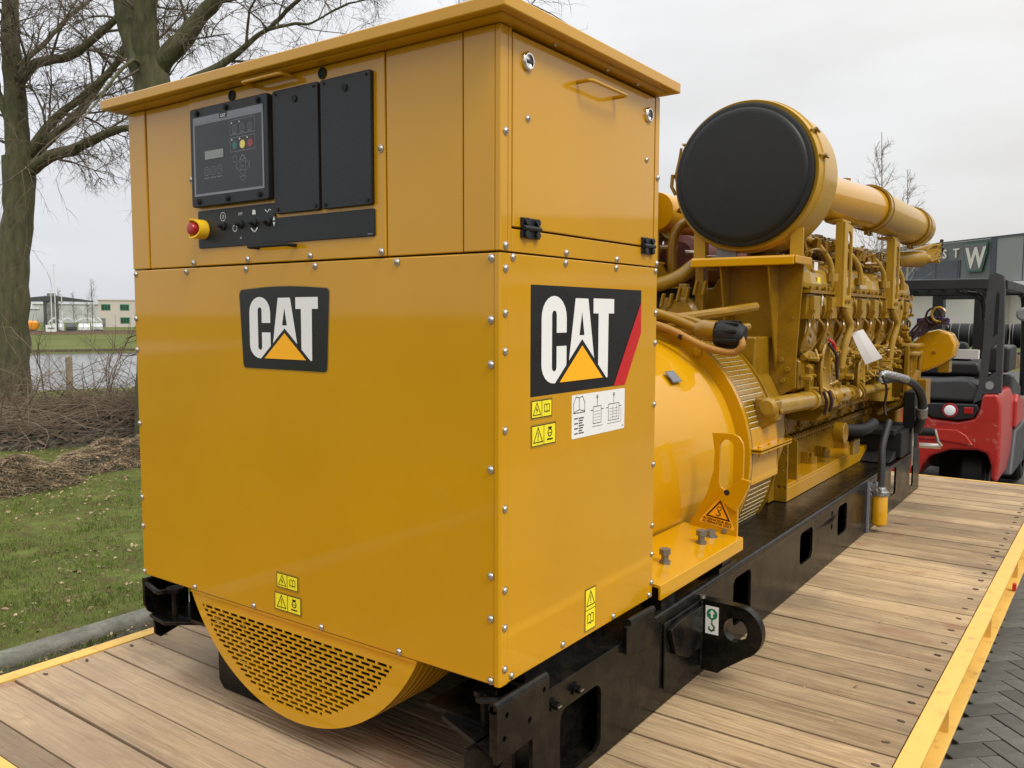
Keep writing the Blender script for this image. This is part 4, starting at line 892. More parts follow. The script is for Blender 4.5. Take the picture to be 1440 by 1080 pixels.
# belt guard
g = G(); bg = [(-.10,.64),(-.02,.74),(.08,.765),(.16,.74),(.20,.66),(.185,.575),(.12,.52),(.02,.47),(-.10,.43)]
g.prism(bg,'y',5.12,5.30); bgo = g.build('belt_guard','paint',gen,bevel=.02,seg=3)
g = G(); g.box(.085,.155,5.15,5.28,.46,.54); g.cyl((.06,5.119,.60),(.06,5.115,.60),.012,8); g.build('guard_bracket',PE,bgo)
g = G(); g.box(XC-.5,-.16,5.08,5.30,.0,.92); g.cyl((XC,5.3,.35),(XC,5.42,.35),.28,28); g.build('front_housing',PE,gen,bevel=.02)
g = G()
for k in range(9):
    r_ = random.Random(40+k); g.tube([(-.10+r_.uniform(-.05,.05),5.0,.70+r_.uniform(-.03,.03)),(.0,5.05,.78+r_.uniform(-.05,.08)),(.06+r_.uniform(-.04,.1),5.08,.84+r_.uniform(-.05,.04))],.010,6,smooth=4)
g.tube([(.06+.05*math.cos(R(a)),5.05,.86+.055*math.sin(R(a))) for a in range(0,361,30)],.008,6); wl = g.build('wire_bundle','wire',gen)
g = G(); g.tube([(.09+.045*math.cos(R(a)),5.05,.87+.05*math.sin(R(a))) for a in range(20,300,30)],.009,6); g.build('wire_loop','cream',wl)
g = G()
for k in range(4): g.tube([(-.05,5.06,.80+.012*k),(.08,5.09,.81+.012*k),(.15,5.12,.80+.012*k)],.007,6,smooth=3)
g.build('wire_loop','purple',wl)
# capped hose ends reaching out past the intake pipe
g = G(); g.tube([(-.30,4.9,1.26),(-.16,5.2,1.305),(.0,5.3,1.36)],.030,10,smooth=4); g.tube([(-.3,4.85,1.20),(-.12,5.2,1.26),(.02,5.3,1.26)],.020,8,smooth=4); g.lathe((-.22,5.0,1.26),(1,1.1,.06),[(0,.03),(.02,.055),(.25,.06),(.27,.03),(.30,.03)],12)
for k in range(12): r_=random.Random(k+9); g.tube([(-.06,5.2,1.29),(.0,5.26,1.30+r_.uniform(-.06,.08)),(.03+r_.uniform(0,.03),5.3,1.30+r_.uniform(-.08,.10))],.009,6,smooth=3)
fh = g.build('hose_ends','cream',gen)
g = G(); g.cyl((.045,5.3,1.36),(.052,5.3,1.41),.012,8); g.cyl((.05,5.3,1.31),(.06,5.3,1.35),.010,8); g.build('black_cap','blackmatt',fh)

# ================================================================== FUEL FILTER, HOSES, TERMINAL BOX
fx, fy, = .075, 3.50
g = G(); g.lathe((fx,fy,-.315),(0,0,1),[(-.012,0),(-.012,.012),(0,.020),(0,.036),(.008,.042),(.165,.042),(.172,.038),(.172,0)],28); ff = g.build('fuel_filter','paint',gen)
g = G(); g.lathe((fx,fy,-.143),(0,0,1),[(0,.030),(.0,.048),(.018,.048),(.026,.036),(.045,.030),(.05,0)],24); g.cyl((fx-.10,fy-.03,-.115),(fx,fy,-.115),.018,12); g.cyl((fx,fy-.05,-.118),(fx,fy,-.118),.020,8); g.box(.021,.06,fy-.03,fy+.03,-.16,-.08); g.cyl((fx-.02,fy,-.10),(fx-.02,fy,-.07),.018,8); g.build('filter_head','silver',ff)
g = G(); g.tube([(fx-.0,fy,-.10),(fx+.0,fy+.02,.0),(fx-.01,fy+.06,.12),(fx+.0,fy+.16,.26)],.020,12,smooth=6); g.build('filter_hose','hose',ff)
# recess in the beam beside the filter
g = G(); g.box(.0205,.032,3.44,3.456,DECK,-.07); g.build('recess_edge','grey',gen)
g = G(); g.box(-.28,.03,4.28,4.85,-.05,.12); g.prism([(4.28,.0),(4.1,-.06),(4.28,-.06)],'x',-.28,.0); tb = g.build('terminal_box','blackmatt',gen,bevel=.01)
g = G(); g.box(-.02,.05,4.55,4.82,.10,.36); g.box(-.28,-.0,4.2,4.5,.10,.14); g.cyl((.05,4.7,.08),(.15,4.72,.08),.03,12); g.build('breaker_box','blackmatt',tb,bevel=.008)
g = G(); g.tube([(.15,4.72,.10),(.17,4.72,.02),(.19,4.74,-.01)],.010,8); g.cyl((.05,4.75,-.02),(.18,4.78,-.02),.018,12); g.box(.045,.05,4.52,4.56,-.13,.12); g.build('cable_lug','steel',tb)
g = G(); g.tube([(-.05,4.05,.46),(.02,4.15,.47),(.08,4.35,.42),(.10,4.5,.32),(.09,4.55,.18),(.06,4.6,.10)],[.024,.024,.025,.028,.030,.034],14,smooth=8); hs_ = g.build('battery_cable','hose',gen)
g = G(); g.tube([(-.06,4.03,.45),(-.05,4.04,.50),(.0,4.10,.49),(.055,4.22,.462)],.026,14,smooth=6); g.tube([(.098,4.52,.26),(.092,4.55,.20)],.037,12); g.build('foil_sleeve','silver',hs_)
for pts in (((-.02,3.90,.50),(-.0,3.93,.42),(-.01,3.94,.32),(.0,3.93,.26)),((.0,2.58,.50),(.01,2.60,.45),(.0,2.61,.39)),((.01,2.63,.50),(.02,2.65,.45),(.01,2.66,.40)),((-.06,2.86,.72),(-.03,2.90,.66),(-.03,2.91,.60),(-.03,2.93,.54))):
    g = G(); g.tube(pts,.008,8,smooth=5); g.build('dark_cable','wire',gen)
g = G(); g.tube(((-.06,2.86,.74),(-.04,2.88,.72),(-.035,2.895,.685)),.008,8,smooth=4); g.build('red_plug','red',gen)
g = G(); g.tube([(-.15,3.5,.21),(-.06,3.62,.20),(-.04,3.8,.22)],.034,12,smooth=4); g.build('dark_pump','blackmatt',gen)
g = G(); g.box(-.12,-.10,3.6,3.75,.05,.13); g.cyl((-.16,3.42,.20),(-.10,3.42,.20),.06,18); g.build('starter_motor',PE,gen,bevel=.004)
# small tags on the engine
for (y,z,w,h,mt) in ((2.78,.91,.03,.045,'white'),(2.70,1.08,.06,.04,'white'),(2.76,1.02,.05,.03,'stick')):
    d = Decal((-.078 if z<1 else -.097,y,z),(0,1,0),(0,0,1),.001); d.plate([(0,0),(w,0),(w,h),(0,h)],mt,.001); d.done('small_label',gen)
# hanging paper tag: a thing of its own
g = G(); n_ = 8; vs = []
for i in range(n_+1):
    t = i/n_; bend = .016*math.sin(t*2.4)
    a = Vector((-.049+.082*t, 3.25-bend, .768-.168*t)); b = Vector((.009+.105*t, 3.25-bend+.012, .788-.150*t))
    vs += [a, (a+b)/2+Vector((0,-.002,0)), b]
g.add(vs, [(3*i+j,3*i+j+1,3*i+j+4,3*i+j+3) for i in range(n_) for j in (0,1)])
pt_ = g.build('paper_tag','paper',None,smooth=0,shift=(.0,3.3,.7)); pt_.modifiers.new('s','SOLIDIFY').thickness = .001
tag(pt_,'blank white paper tag hanging from a cable on the engine side','paper tag')
g = G(); g.tube([(-.02,3.245,.777),(-.04,3.25,.80),(-.07,3.22,.83)],.003,5,smooth=3); o = g.build('tag_string','cream',None,shift=(.0,3.3,.7)); o.parent = pt_; o.location = (0,0,0)

# ================================================================== FLATBED TRAILER (local frame: origin at its right edge, turned 0.6 degrees)
fb = thing('flatbed_trailer', (.684, .86, DECK), 'low trailer with a wooden plank deck and yellow steel edge under the generator', 'trailer', rz=R(-.62))
PP = .1525
plank_src = None; y_first = None
for k in range(-10, 32):
    y = .065+PP*k
    if y < -1.42 or y+PP > 4.76: continue
    if plank_src is None:
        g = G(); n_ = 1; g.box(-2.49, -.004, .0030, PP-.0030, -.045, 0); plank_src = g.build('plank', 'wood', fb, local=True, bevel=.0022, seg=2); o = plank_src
    else: o = plank_src.copy(); COL.objects.link(o); o.parent = fb
    o.location = (0, y, random.uniform(-.004, 0)); o.rotation_euler = (random.uniform(-.006,.006), 0, random.uniform(-.0008, .0008)); o.scale = (1, random.uniform(.990, 1.0), 1)
bsrc = None
for k in range(-10, 32):
    y = .065+PP*k+PP/2
    if y < -1.42 or y > 4.76: continue
    for x in (-.044, -2.45):
        if bsrc is None:
            g = G(); g.prism([(-.007,-.004),(.006,-.005),(.012,-.001),(.008,.004),(-.004,.005),(-.012,.001)],'z',-.003,.0004)
            bsrc = g.build('deck_bolt', 'rustbolt', fb, local=True); o = bsrc
        else: o = bsrc.copy(); COL.objects.link(o); o.parent = fb
        o.location = (x+random.uniform(-.004,.004), y+random.uniform(-.01,.01), .001); o.rotation_euler = (0,0,random.uniform(-.4,.4))
# edge channels
for sx, x0 in ((1, .0), (-1, -2.494)):
    X = lambda a: x0+sx*a
    g = G()
    g.box(*sorted((X(0), X(.060))), -1.40, 4.80, -.012, .001); g.box(*sorted((X(0), X(.010))), -1.40, 4.80, -.115, -.0125); g.box(*sorted((X(0), X(.066))), -1.40, 4.80, -.127, -.1155)
    rl = g.build('edge_rail', 'railyel', fb, local=True, bevel=.002)
    for yy in [-.9+1.0*q for q in range(6)]+([] if sx < 0 else []):
        g = G(); g.box(*sorted((X(.0105), X(.052))), yy+.45, yy+.458, -.115, -.0125); g.build('rail_web', 'railyel', rl, local=True)
    g = G(); g.box(*sorted((X(-.12), X(-.02))), -1.3, 4.7, -.24, -.05); g.build('chassis_member', 'black', fb, local=True)
g = G(); g.box(-2.49,-.004,-1.398,-1.312,-.045,-.001); g.build('plank','wood',fb,local=True,bevel=.0022)
g = G(); g.box(-2.56, .066, -1.44, -1.402, -.13, .001); g.build('end_rail', 'railyel', fb, local=True, bevel=.002)
g = G(); g.box(-2.50, .0, -1.56, -1.443, -.16, -.012); g.build('red_bumper', 'red', fb, local=True, bevel=.006)
g = G(); g.box(-2.56, .066, 4.805, 4.84, -.13, -.03); g.build('end_rail', 'railyel', fb, local=True)
for y in (.1, 3.4):
    for x in (-2.28, -.34):
        g = G(); g.lathe((x-.1,y,-.36),(1,0,0),[(0,0),(0,.17),(.02,.205),(.18,.205),(.2,.17),(.2,0)],28); w = g.build('wheel','blackmatt',fb,local=True)
# marking light under the far rail
g = G(); g.box(.055,.07,2.29,2.32,-.112,-.08); g.build('side_marker','red',fb,local=True)

# ================================================================== GROUND
GZ = -.93
D0 = Vector((-.891, .454, 0)); T0 = Vector((.454, .891, 0))
def sm(a, b, x): t = max(0, min(1, (x-a)/(b-a))); return t*t*(3-2*t)
def terrain(x, y):
    s_ = (x-CAM.x)*D0.x+(y-CAM.y)*D0.y; t = (x-CAM.x)*T0.x+(y-CAM.y)*T0.y
    left = 1-sm(-3.41, -3.30, x)
    z = -.985+left*.118                                       # verge lies at the kerb's top
    z += (-2.2+.85)*sm(17, 42, s_)*(1-sm(15, 40, t))*left
    z += (-.9)*sm(38, 42, s_)*(1-sm(78, 80.5, s_))*(1-sm(24, 34, t))*left
    if left > .5 and s_ < 16: z += .025*(noise.noise(Vector((x*.7, y*.7, 0))))
    return z
def axis(lo, hi, fine0, fine1, st, gr=1.35):
    a = list(np.arange(fine0, fine1+1e-6, st)); s_ = st; v = fine1
    while v < hi: s_ *= gr; v = min(hi, v+s_); a.append(v)
    s_ = st; v = fine0; b = []
    while v > lo: s_ *= gr; v = max(lo, v-s_); b.append(v)
    return b[::-1]+a
def sheet(name, us, ws, fpos, mt):
    n = len(ws); vs = [fpos(u, w) for u in us for w in ws]
    fs = [(i*n+j, i*n+j+1, (i+1)*n+j+1, (i+1)*n+j) for i in range(len(us)-1) for j in range(n-1)]
    g = G(); g.v = vs; g.f = fs; g.mi = [0]*len(fs)
    return g.build(name, mt, smooth=60, recalc=False)
us = axis(-2500, 3000, -8, 90, 1.5, 1.3); ws = axis(-2500, 2500, -30, 46, 2, 1.3)
def gp(s_, t):
    x = CAM.x+D0.x*s_+T0.x*t; y = CAM.y+D0.y*s_+T0.y*t; return (x, y, terrain(x, y)-.16*(1-sm(16, 22, math.hypot(x-CAM.x, y-CAM.y))))
gr = tag(sheet('ground', us, ws, gp, 'fargrass'), kind='structure')
# turf of the near verge, finely modelled
xs = list(np.linspace(-20, -3.43, 119))+[-3.415]; ys = list(np.arange(-6, 14, .14))
tf = sheet('grass_verge', xs, ys, lambda x, y: (x, y, terrain(x, y)+.006+.018*noise.noise(Vector((x*3, y*3, 1)))), 'turf'); tag(tf, kind='structure')
wt = sheet('canal_water', [36, 60, 81], [-90, -20, 0, 20, 36], lambda s_, t: (CAM.x+D0.x*s_+T0.x*t, CAM.y+D0.y*s_+T0.y*t, -2.42), 'water'); tag(wt, kind='structure')
g = G(); 
for k in range(60):
    a = gp(80.2, -60+1.5*k); b = gp(80.2, -60+1.5*k+1.46); 
    g.add([(a[0],a[1],-2.5),(b[0],b[1],-2.5),(b[0],b[1],-2.12),(a[0],a[1],-2.12)], [(0,1,2,3)]); 
bk = g.build('canal_bank_edging','twig'); tag(bk, kind='structure')
# paved yard: joint sand with real pavers laid in herringbone
g = G(); g.box(-3.15, 60, -60, 46, -.975, -.947); yd = g.build('paved_yard', 'asphalt'); tag(yd, kind='structure')
bw, bl = .105, .210; cell = []
ang = R(45); ca, sa = math.cos(ang), math.sin(ang)
def rotp(a, b): return (.66+ca*a-sa*b, 2.50+sa*a+ca*b)
bm_src = {}
placed = []
for i in range(-90, 91):
    for j in range(-90, 91):
        # herringbone lattice in units of one paver width
        m_ = (i-j) % 4
        if m_ == 0: placed.append((i*bw, j*bw, 0))
        elif m_ == 3: placed.append((i*bw, j*bw, 1))
cand = []
for a, b, o_ in placed:
    w_, h_ = (bl, bw) if o_ == 0 else (bw, bl)
    cx_, cy_ = rotp(a+w_/2, b+h_/2)
    if .62 < cx_ < 4.5 and -1.2 < cy_ < 9.5: cand.append((math.hypot(cx_-CAM.x, cy_-CAM.y), cx_, cy_, o_, cx_ > .55 and cx_ < 2.4 and cy_ > .9))
vis = sorted([c for c in cand if c[4]])[:300]; vset = set((c[1], c[2]) for c in vis)
rest = G()
for c in cand:
    if (c[1], c[2]) in vset:
        if c[3] not in bm_src:
            g = G(); w_, h_ = (bl, bw) if c[3] == 0 else (bw, bl); g.box(-w_/2+.003, w_/2-.003, -h_/2+.003, h_/2-.003, -.05, 0)
            o = g.build('paver', 'brick', yd, local=True, bevel=.0035, seg=1); bm_src[c[3]] = o
        else: o = bm_src[c[3]].copy(); COL.objects.link(o); o.parent = yd
        o.location = (c[1], c[2], GZ+random.uniform(-.002, .002)); o.rotation_euler = (random.uniform(-.006,.006), random.uniform(-.006,.006), ang+random.uniform(-.008,.008))
    else:
        w_, h_ = (bl/2, bw/2) if c[3] == 0 else (bw/2, bl/2); w_ -= .004; h_ -= .004
        z0 = GZ+random.uniform(-.002,.002)
        q = [(-w_,-h_),(w_,-h_),(w_,h_),(-w_,h_)]; q = [(c[1]+ca*a-sa*b, c[2]+sa*a+ca*b) for a, b in q]
        rest.add([(a,b,-.95) for a,b in q]+[(a,b,z0) for a,b in q], [(4,5,6,7),(0,1,5,4),(1,2,6,5),(2,3,7,6),(3,0,4,7)])
tag(rest.build('paver', 'brick', yd, smooth=0, recalc=False), kind='stuff')
# kerb stones on the left, gutter with soil and moss between kerb and trailer
ks = None
kb = thing('kerb', (-3.28, 0, GZ), 'grey rounded concrete kerb between the lawn and the paved yard', 'kerb')
for k in range(-6, 14):
    g = G(); y = k*1.0+.18
    g.prism([(-3.42,-1.0),(-3.275,-1.0),(-3.275,-.885),(-3.280,-.866),(-3.295,-.853),(-3.32,-.848),(-3.42,-.848)], 'y', y+.004, y+.996); o = g.build('kerb_stone', 'concrete', kb, bevel=.004)
g = G(); xs2 = np.arange(-3.275, -2.2, .05)
so_ = sheet('gutter_soil', list(xs2), list(np.arange(-4, 12, .06)), lambda x, y: (x, y, -.945+.055*sm(-2.5,-3.15,x)+.012*noise.noise(Vector((x*9, y*9, 4)))), 'soil'); tag(so_, kind='structure')
# grass blades, clumpy
def in_view(x, y, lo=-76, hi=-48):
    b = math.degrees(math.atan2(x-CAM.x, y-CAM.y)); return lo < b < hi
rs = np.random.RandomState(4)
def blades(name, n, xr, yr, hmin, hmax, wd, mt, fz, keep, lean=.5, kind='stuff', parent=None):
    vs = []; fs = []; c = 0; tries = 0
    while c < n and tries < n*12:
        tries += 1
        x = rs.uniform(*xr); y = rs.uniform(*yr)
        if not keep(x, y): continue
        z = fz(x, y); h = rs.uniform(hmin, hmax)*(1+.8*noise.noise(Vector((x*1.6, y*1.6, 7)))); a = rs.uniform(0, 6.283); w = wd*rs.uniform(.6, 1.3)
        dx, dy = math.cos(a)*w, math.sin(a)*w; lx, ly = rs.uniform(-lean, lean)*h, rs.uniform(-lean, lean)*h
        b = len(vs); vs += [(x-dx,y-dy,z-.004),(x+dx,y+dy,z-.004),(x+dx*.6+lx*.5,y+dy*.6+ly*.5,z+h*.6),(x-dx*.6+lx*.5,y-dy*.6+ly*.5,z+h*.6),(x+lx*1.3,y+ly*1.3,z+h)]
        fs += [(b,b+1,b+2,b+3),(b+3,b+2,b+4)]; c += 1
    g = G(); g.v = vs; g.f = fs; g.mi = [0]*len(fs)
    return tag(g.build(name, mt, parent, smooth=0, recalc=False), kind=kind)
tz = lambda x, y: terrain(x, y)
def kp(x, y):
    d = math.hypot(x-CAM.x, y-CAM.y); return in_view(x, y) and x < -3.42 and d < 14 and rs.rand() < min(1, (7.0/d)**1.6) and noise.noise(Vector((x*1.9, y*1.9, 2))) > -.55+.1*rs.rand()
blades('grass', 90000, (-12.5, -3.42), (-2.5, 8), .014, .036, .0032, 'grass', tz, kp)
blades('grass', 5200, (-3.27, -2.85), (-1.0, 3), .008, .025, .004, 'grass', lambda x, y: -.945+.055*sm(-2.5,-3.15,x), lambda x, y: noise.noise(Vector((x*5, y*5, 2))) > .05, parent=None)
# leaf litter on the lawn
def litter(name, n, keep, fz, sz, mt='litter', xr=(-12.5,-3.4), yr=(-2.5,8)):
    g = G(); c = 0; t_ = 0
    while c < n and t_ < n*15:
        t_ += 1; x = rs.uniform(*xr); y = rs.uniform(*yr)
        if not keep(x, y): continue
        z = fz(x, y)+.012; s_ = sz*rs.uniform(.5, 1.6); a = rs.uniform(0, 6.28); t1, t2 = rs.uniform(-.5,.5), rs.uniform(-.5,.5)
        u = Vector((math.cos(a), math.sin(a), t1))*s_; v = Vector((-math.sin(a), math.cos(a), t2))*s_*.6; p = Vector((x, y, z))
        g.add([p-u, p+v+Vector((0,0,s_*.2)), p+u, p-v], [(0,1,2,3)]); c += 1
    return tag(g.build(name, mt, smooth=0, recalc=False), kind='stuff')
litter('fallen_leaves', 2600, lambda x, y: in_view(x, y) and x < -3.45 and noise.noise(Vector((x*1.2, y*1.2, 9))) > -.1, tz, .016)
litter('fallen_leaves', 500, lambda x, y: True, lambda x, y: -.94+.055*sm(-2.5,-3.15,x), .010, xr=(-3.26,-2.8), yr=(-1,2.5))
M['straw'] = mat('dry straw', (.12,.080,.045), .9, col2=(.38,.29,.18), ns=5, rvar=0)
litter('deck_debris', 90, lambda x, y: True, lambda x, y: DECK-.009, .006, xr=(-1.75,.6), yr=(-.4,5.2))
# raked heaps of leaves and twigs
def heap(name, c, rx, ry, h, rz, label, n=4200):
    root = thing(name, (c[0], c[1], terrain(*c)-.02), label, 'leaf heap', 'raked heaps of brown leaves on the lawn'); ca_, sa_ = math.cos(rz), math.sin(rz)
    def hz(a, b): return h*max(0, 1-(a*a+b*b))**.8*(1+.45*noise.noise(Vector((a*4+c[0], b*4, 1))))
    g = G(); N_ = 26
    g.v = [(c[0]+(a*rx*ca_-b*ry*sa_), c[1]+(a*rx*sa_+b*ry*ca_), terrain(*c)-.03+hz(a, b)) for a in np.linspace(-1,1,N_) for b in np.linspace(-1,1,N_)]
    g.f = [(i*N_+j, i*N_+j+1, (i+1)*N_+j+1, (i+1)*N_+j) for i in range(N_-1) for j in range(N_-1)]; g.mi = [0]*len(g.f)
    g.build('mound', 'soil', root)
    g = G(); g2 = G()
    for k in range(n):
        r_ = math.sqrt(rs.rand()); t = rs.uniform(0, 6.283); a, b = r_*math.cos(t), r_*math.sin(t)
        p = Vector((c[0]+(a*rx*ca_-b*ry*sa_), c[1]+(a*rx*sa_+b*ry*ca_), terrain(*c)-.02+hz(a, b)))
        d = Vector((rs.uniform(-1,1), rs.uniform(-1,1), rs.uniform(-.2,.5)))
        if k % 3 == 0: 
            s_ = rs.uniform(.012,.03); u = d.normalized()*s_; v = d.orthogonal().normalized()*s_*.5; g2.add([p-u,p+v,p+u,p-v],[(0,1,2,3)])
        else: d = Vector((d.x, d.y, d.z*.35)); g.tube([p-d*.07, p+Vector((0,0,.015)), p+d*.09], .0022, 3, cap=False)
    g.build('twigs', 'straw', root, recalc=False, smooth=0); g2.build('leaves', 'litter', root, recalc=False, smooth=0)
heap('leaf_heap', (-7.50, 2.15), .32, .78, .31, .15, 'brown leaf heap lying left of the other on the lawn')
heap('leaf_heap', (-8.10, 3.65), .36, .95, .28, .1, 'brown leaf heap lying nearer the yellow cabinet on the lawn')

# ================================================================== BRUSHWOOD BANK
shoots = []
bc0 = Vector((-12.0, 3.0, -.85)); bdir = Vector((.45,.89,0))
g = G(); gp_ = G()
rb = random.Random(12)
for k in range(4600):
    t = rb.uniform(-4.5, 7.5); dpt = rb.uniform(-1.4, 1.6)
    p = bc0+bdir*t+D0*dpt; p.z = terrain(p.x, p.y)+rb.uniform(0, .15)+.36*max(0,1-(dpt/1.8)**2)*rb.uniform(.6,1.15)
    d = (bdir*rb.uniform(-1, 1)+D0*rb.uniform(-.4,.4)+Vector((0,0,rb.uniform(-.2,.45)))).normalized(); L_ = rb.uniform(.4, 1.8); pts = [p]; r_ = rb.uniform(.003,.008)
    for q in range(5):
        d = (d+Vector((rb.uniform(-.3,.3), rb.uniform(-.3,.3), rb.uniform(-.25,.12)))).normalized(); p = p+d*L_/5
        zz_ = terrain(p.x, p.y)+.02+.36*max(0,1-((p-bc0).dot(D0)/1.8)**2)
        if p.z < zz_: p.z = zz_
        pts.append(p)
    (gp_ if k % 14 == 0 else g).tube(pts, [r_*(1-.15*i) for i in range(6)], 4, cap=False)
bh = tag(g.build('brushwood', 'brush', None, recalc=False, smooth=60), kind='stuff')
tag(gp_.build('brushwood', 'brush_pale', None, recalc=False, smooth=60), kind='stuff')
g = G()
for k in range(9000):
    t = rb.uniform(-4.5,7.5); dpt = rb.uniform(-1.6,1.6); p = bc0+bdir*t+D0*dpt; p.z = terrain(p.x,p.y)+.42*rb.random()*max(0,1-(dpt/1.7)**2)
    d = Vector((rb.uniform(-1,1),rb.uniform(-1,1),rb.uniform(-.5,.5))).normalized()*rb.uniform(.03,.10); e_ = d.orthogonal().normalized()*.02
    g.add([p-d,p+e_,p+d,p-e_],[(0,1,2,3)])
tag(g.build('brushwood_litter','brush',None,recalc=False,smooth=0),kind='stuff')
gs = G(); gt = G()
for k in range(15):
    t = rb.uniform(-3.5, 7); p = bc0+bdir*t+D0*rb.uniform(-.6, 1.6); p.z = terrain(p.x, p.y)
    shoots.append((p, rb.uniform(.9, 2.0)))
mb = sheet('brushwood_mound', list(np.linspace(-5,8,80)), list(np.linspace(-1.8,1.8,30)), lambda t, w: (lambda p: (p.x,p.y,terrain(p.x,p.y)-.10+.38*max(0,1-(w/1.8)**2)*(1+.5*noise.noise(Vector((t*.9,w*2,0))))+.06*noise.noise(Vector((t*6,w*6,0)))))(bc0+bdir*t+D0*w), 'soil'); tag(mb,kind='stuff')

# ================================================================== BARE TREES
def wander(g, rnd, p, d, L_, r, lvl, droop, stats, gt):
    n_ = 6 if lvl < 2 else 4; pts = [p.copy()]; ds = [d]
    for i in range(n_):
        d = (d+Vector((rnd.gauss(0,.16), rnd.gauss(0,.16), rnd.gauss(0,.14)-droop))).normalized(); p = p+d*(L_/n_); pts.append(p.copy()); ds.append(d)
    (g if lvl < 1 else gt).tube(pts, [r*(1-.75*i/n_) for i in range(n_+1)], (6, 4, 3, 3)[min(lvl, 3)], cap=False)
    if lvl >= 3: return
    cnt = (7, 6, 4)[lvl]
    for k in range(cnt):
        f = rnd.uniform(.15, 1.0); i = min(n_-1, int(f*n_)); q = pts[i].lerp(pts[i+1], f*n_-i)
        side = ds[i].orthogonal().normalized(); side.rotate(Matrix.Rotation(rnd.uniform(0, 6.283), 3, ds[i]))
        nd_ = (ds[i]*rnd.uniform(.5,1.1)+side*rnd.uniform(.5,1.0)+Vector((0,0,.12))).normalized()
        wander(g, rnd, q, nd_, L_*rnd.uniform(.38,.62), r*(.40 if lvl < 1 else .55), lvl+1, droop+.05, stats, gt)
gs = G(); gt = G(); rsh = random.Random(77)
for p, h in shoots: wander(gs, rsh, p, Vector((rsh.uniform(-.3,.3), rsh.uniform(-.3,.3), 1)).normalized(), h, .012, 1, -.03, None, gs)
tag(gs.build('brushwood','brush',None,recalc=False,smooth=80),kind='stuff')
def tree(name, trunk, limbs, label, cat, seed, spacing, L0, r0):
    rnd = random.Random(seed); root = thing(name, (trunk[0][0], trunk[0][1], trunk[0][2]), label, cat)
    g = G(); pts = [p[:3] for p in trunk]
    g.tube(pts, [p[3] for p in trunk], 20, smooth=5); 
    g.v = [tuple(Vector(v)+Vector((noise.noise(Vector(v)*3.1), noise.noise(Vector(v)*3.1+Vector((9,0,0))), 0))*.045) for v in g.v]
    g.build('trunk', 'bark', root, smooth=80)
    gt = G(); gs = G()
    for lb in limbs:
        g = G(); g.tube([p[:3] for p in lb], [p[3] for p in lb], 12, smooth=5)
        g.v = [tuple(Vector(v)+Vector((noise.noise(Vector(v)*5), noise.noise(Vector(v)*5+Vector((9,0,0))), noise.noise(Vector(v)*5+Vector((0,9,0)))))*.02) for v in g.v]
        g.build('limb', 'bark', root, smooth=80)
        P_ = [Vector(p[:3]) for p in lb]
        tot = sum((b-a).length for a, b in zip(P_, P_[1:])); s_ = spacing*.5
        while s_ < tot:
            q = s_; i = 0
            while q > (P_[i+1]-P_[i]).length: q -= (P_[i+1]-P_[i]).length; i += 1
            d = (P_[i+1]-P_[i]).normalized(); p = P_[i]+d*q; side = d.orthogonal().normalized(); side.rotate(Matrix.Rotation(rnd.uniform(0, 6.283), 3, d))
            wander(gs, rnd, p, (d*rnd.uniform(.2,.9)+side*rnd.uniform(.6,1)+Vector((0,0,.25))).normalized(), L0*rnd.uniform(.5,1.2), min(lb[i][3]*.45, r0), 0, .03, None, gt)
            s_ += spacing*rnd.uniform(.6,1.4)
        wander(gs, rnd, P_[-1], (P_[-1]-P_[-2]).normalized(), L0*1.2, lb[-1][3], 0, .02, None, gt)
    gs.build('branches', 'twig', root, recalc=False, smooth=80); tag(gt.build('crown', 'twig', root, recalc=False, smooth=80), kind='stuff')
    return root
T1 = dict(trunk=[(-12.66,4.43,-.95,.42), (-12.64,4.45,-0.76,0.346),(-12.62,4.49,-0.10,0.288),(-12.59,4.56,1.30,0.231),(-12.54,4.68,2.38,0.219),(-12.52,4.72,3.21,0.231) ], limbs=[[ (-12.52,4.71,3.10,0.185),(-12.58,4.73,3.61,0.166),(-12.65,4.76,4.40,0.147),(-12.72,4.76,5.05,0.129),(-12.77,4.80,5.59,0.110),(-12.83,4.84,6.24,0.090),(-12.91,4.83,6.98,0.071) ],[ (-12.50,4.77,4.37,0.087),(-12.25,4.91,4.60,0.077),(-11.92,5.18,4.70,0.068),(-11.64,5.35,4.87,0.059),(-11.30,5.63,5.26,0.050),(-11.04,5.74,5.51,0.041),(-10.75,5.91,5.80,0.032) ],[ (-12.50,4.76,4.54,0.040),(-12.56,5.32,5.19,0.035),(-12.66,5.79,5.74,0.030),(-12.84,6.08,5.98,0.024),(-12.92,6.55,6.60,0.019) ],[ (-12.50,4.77,3.18,0.075),(-12.17,5.07,3.77,0.065),(-11.81,5.42,4.21,0.055),(-11.49,5.67,4.58,0.046),(-11.26,5.76,4.95,0.036),(-11.06,5.77,5.32,0.027) ],[ (-12.49,4.78,3.15,0.081),(-12.48,5.21,3.59,0.072),(-12.47,5.63,4.04,0.064),(-12.44,6.07,4.70,0.055),(-12.46,6.39,5.08,0.046),(-12.49,6.70,5.51,0.037) ],[ (-12.49,4.77,2.99,0.115),(-12.21,4.83,3.09,0.101),(-11.91,4.92,3.21,0.088),(-11.54,5.12,3.32,0.074),(-11.17,5.32,3.50,0.061),(-10.81,5.47,3.56,0.049),(-10.36,5.76,3.57,0.037) ],[ (-12.53,4.69,3.54,0.081),(-12.74,4.63,3.97,0.066),(-12.98,4.50,4.51,0.051),(-13.26,4.25,4.91,0.036) ]])
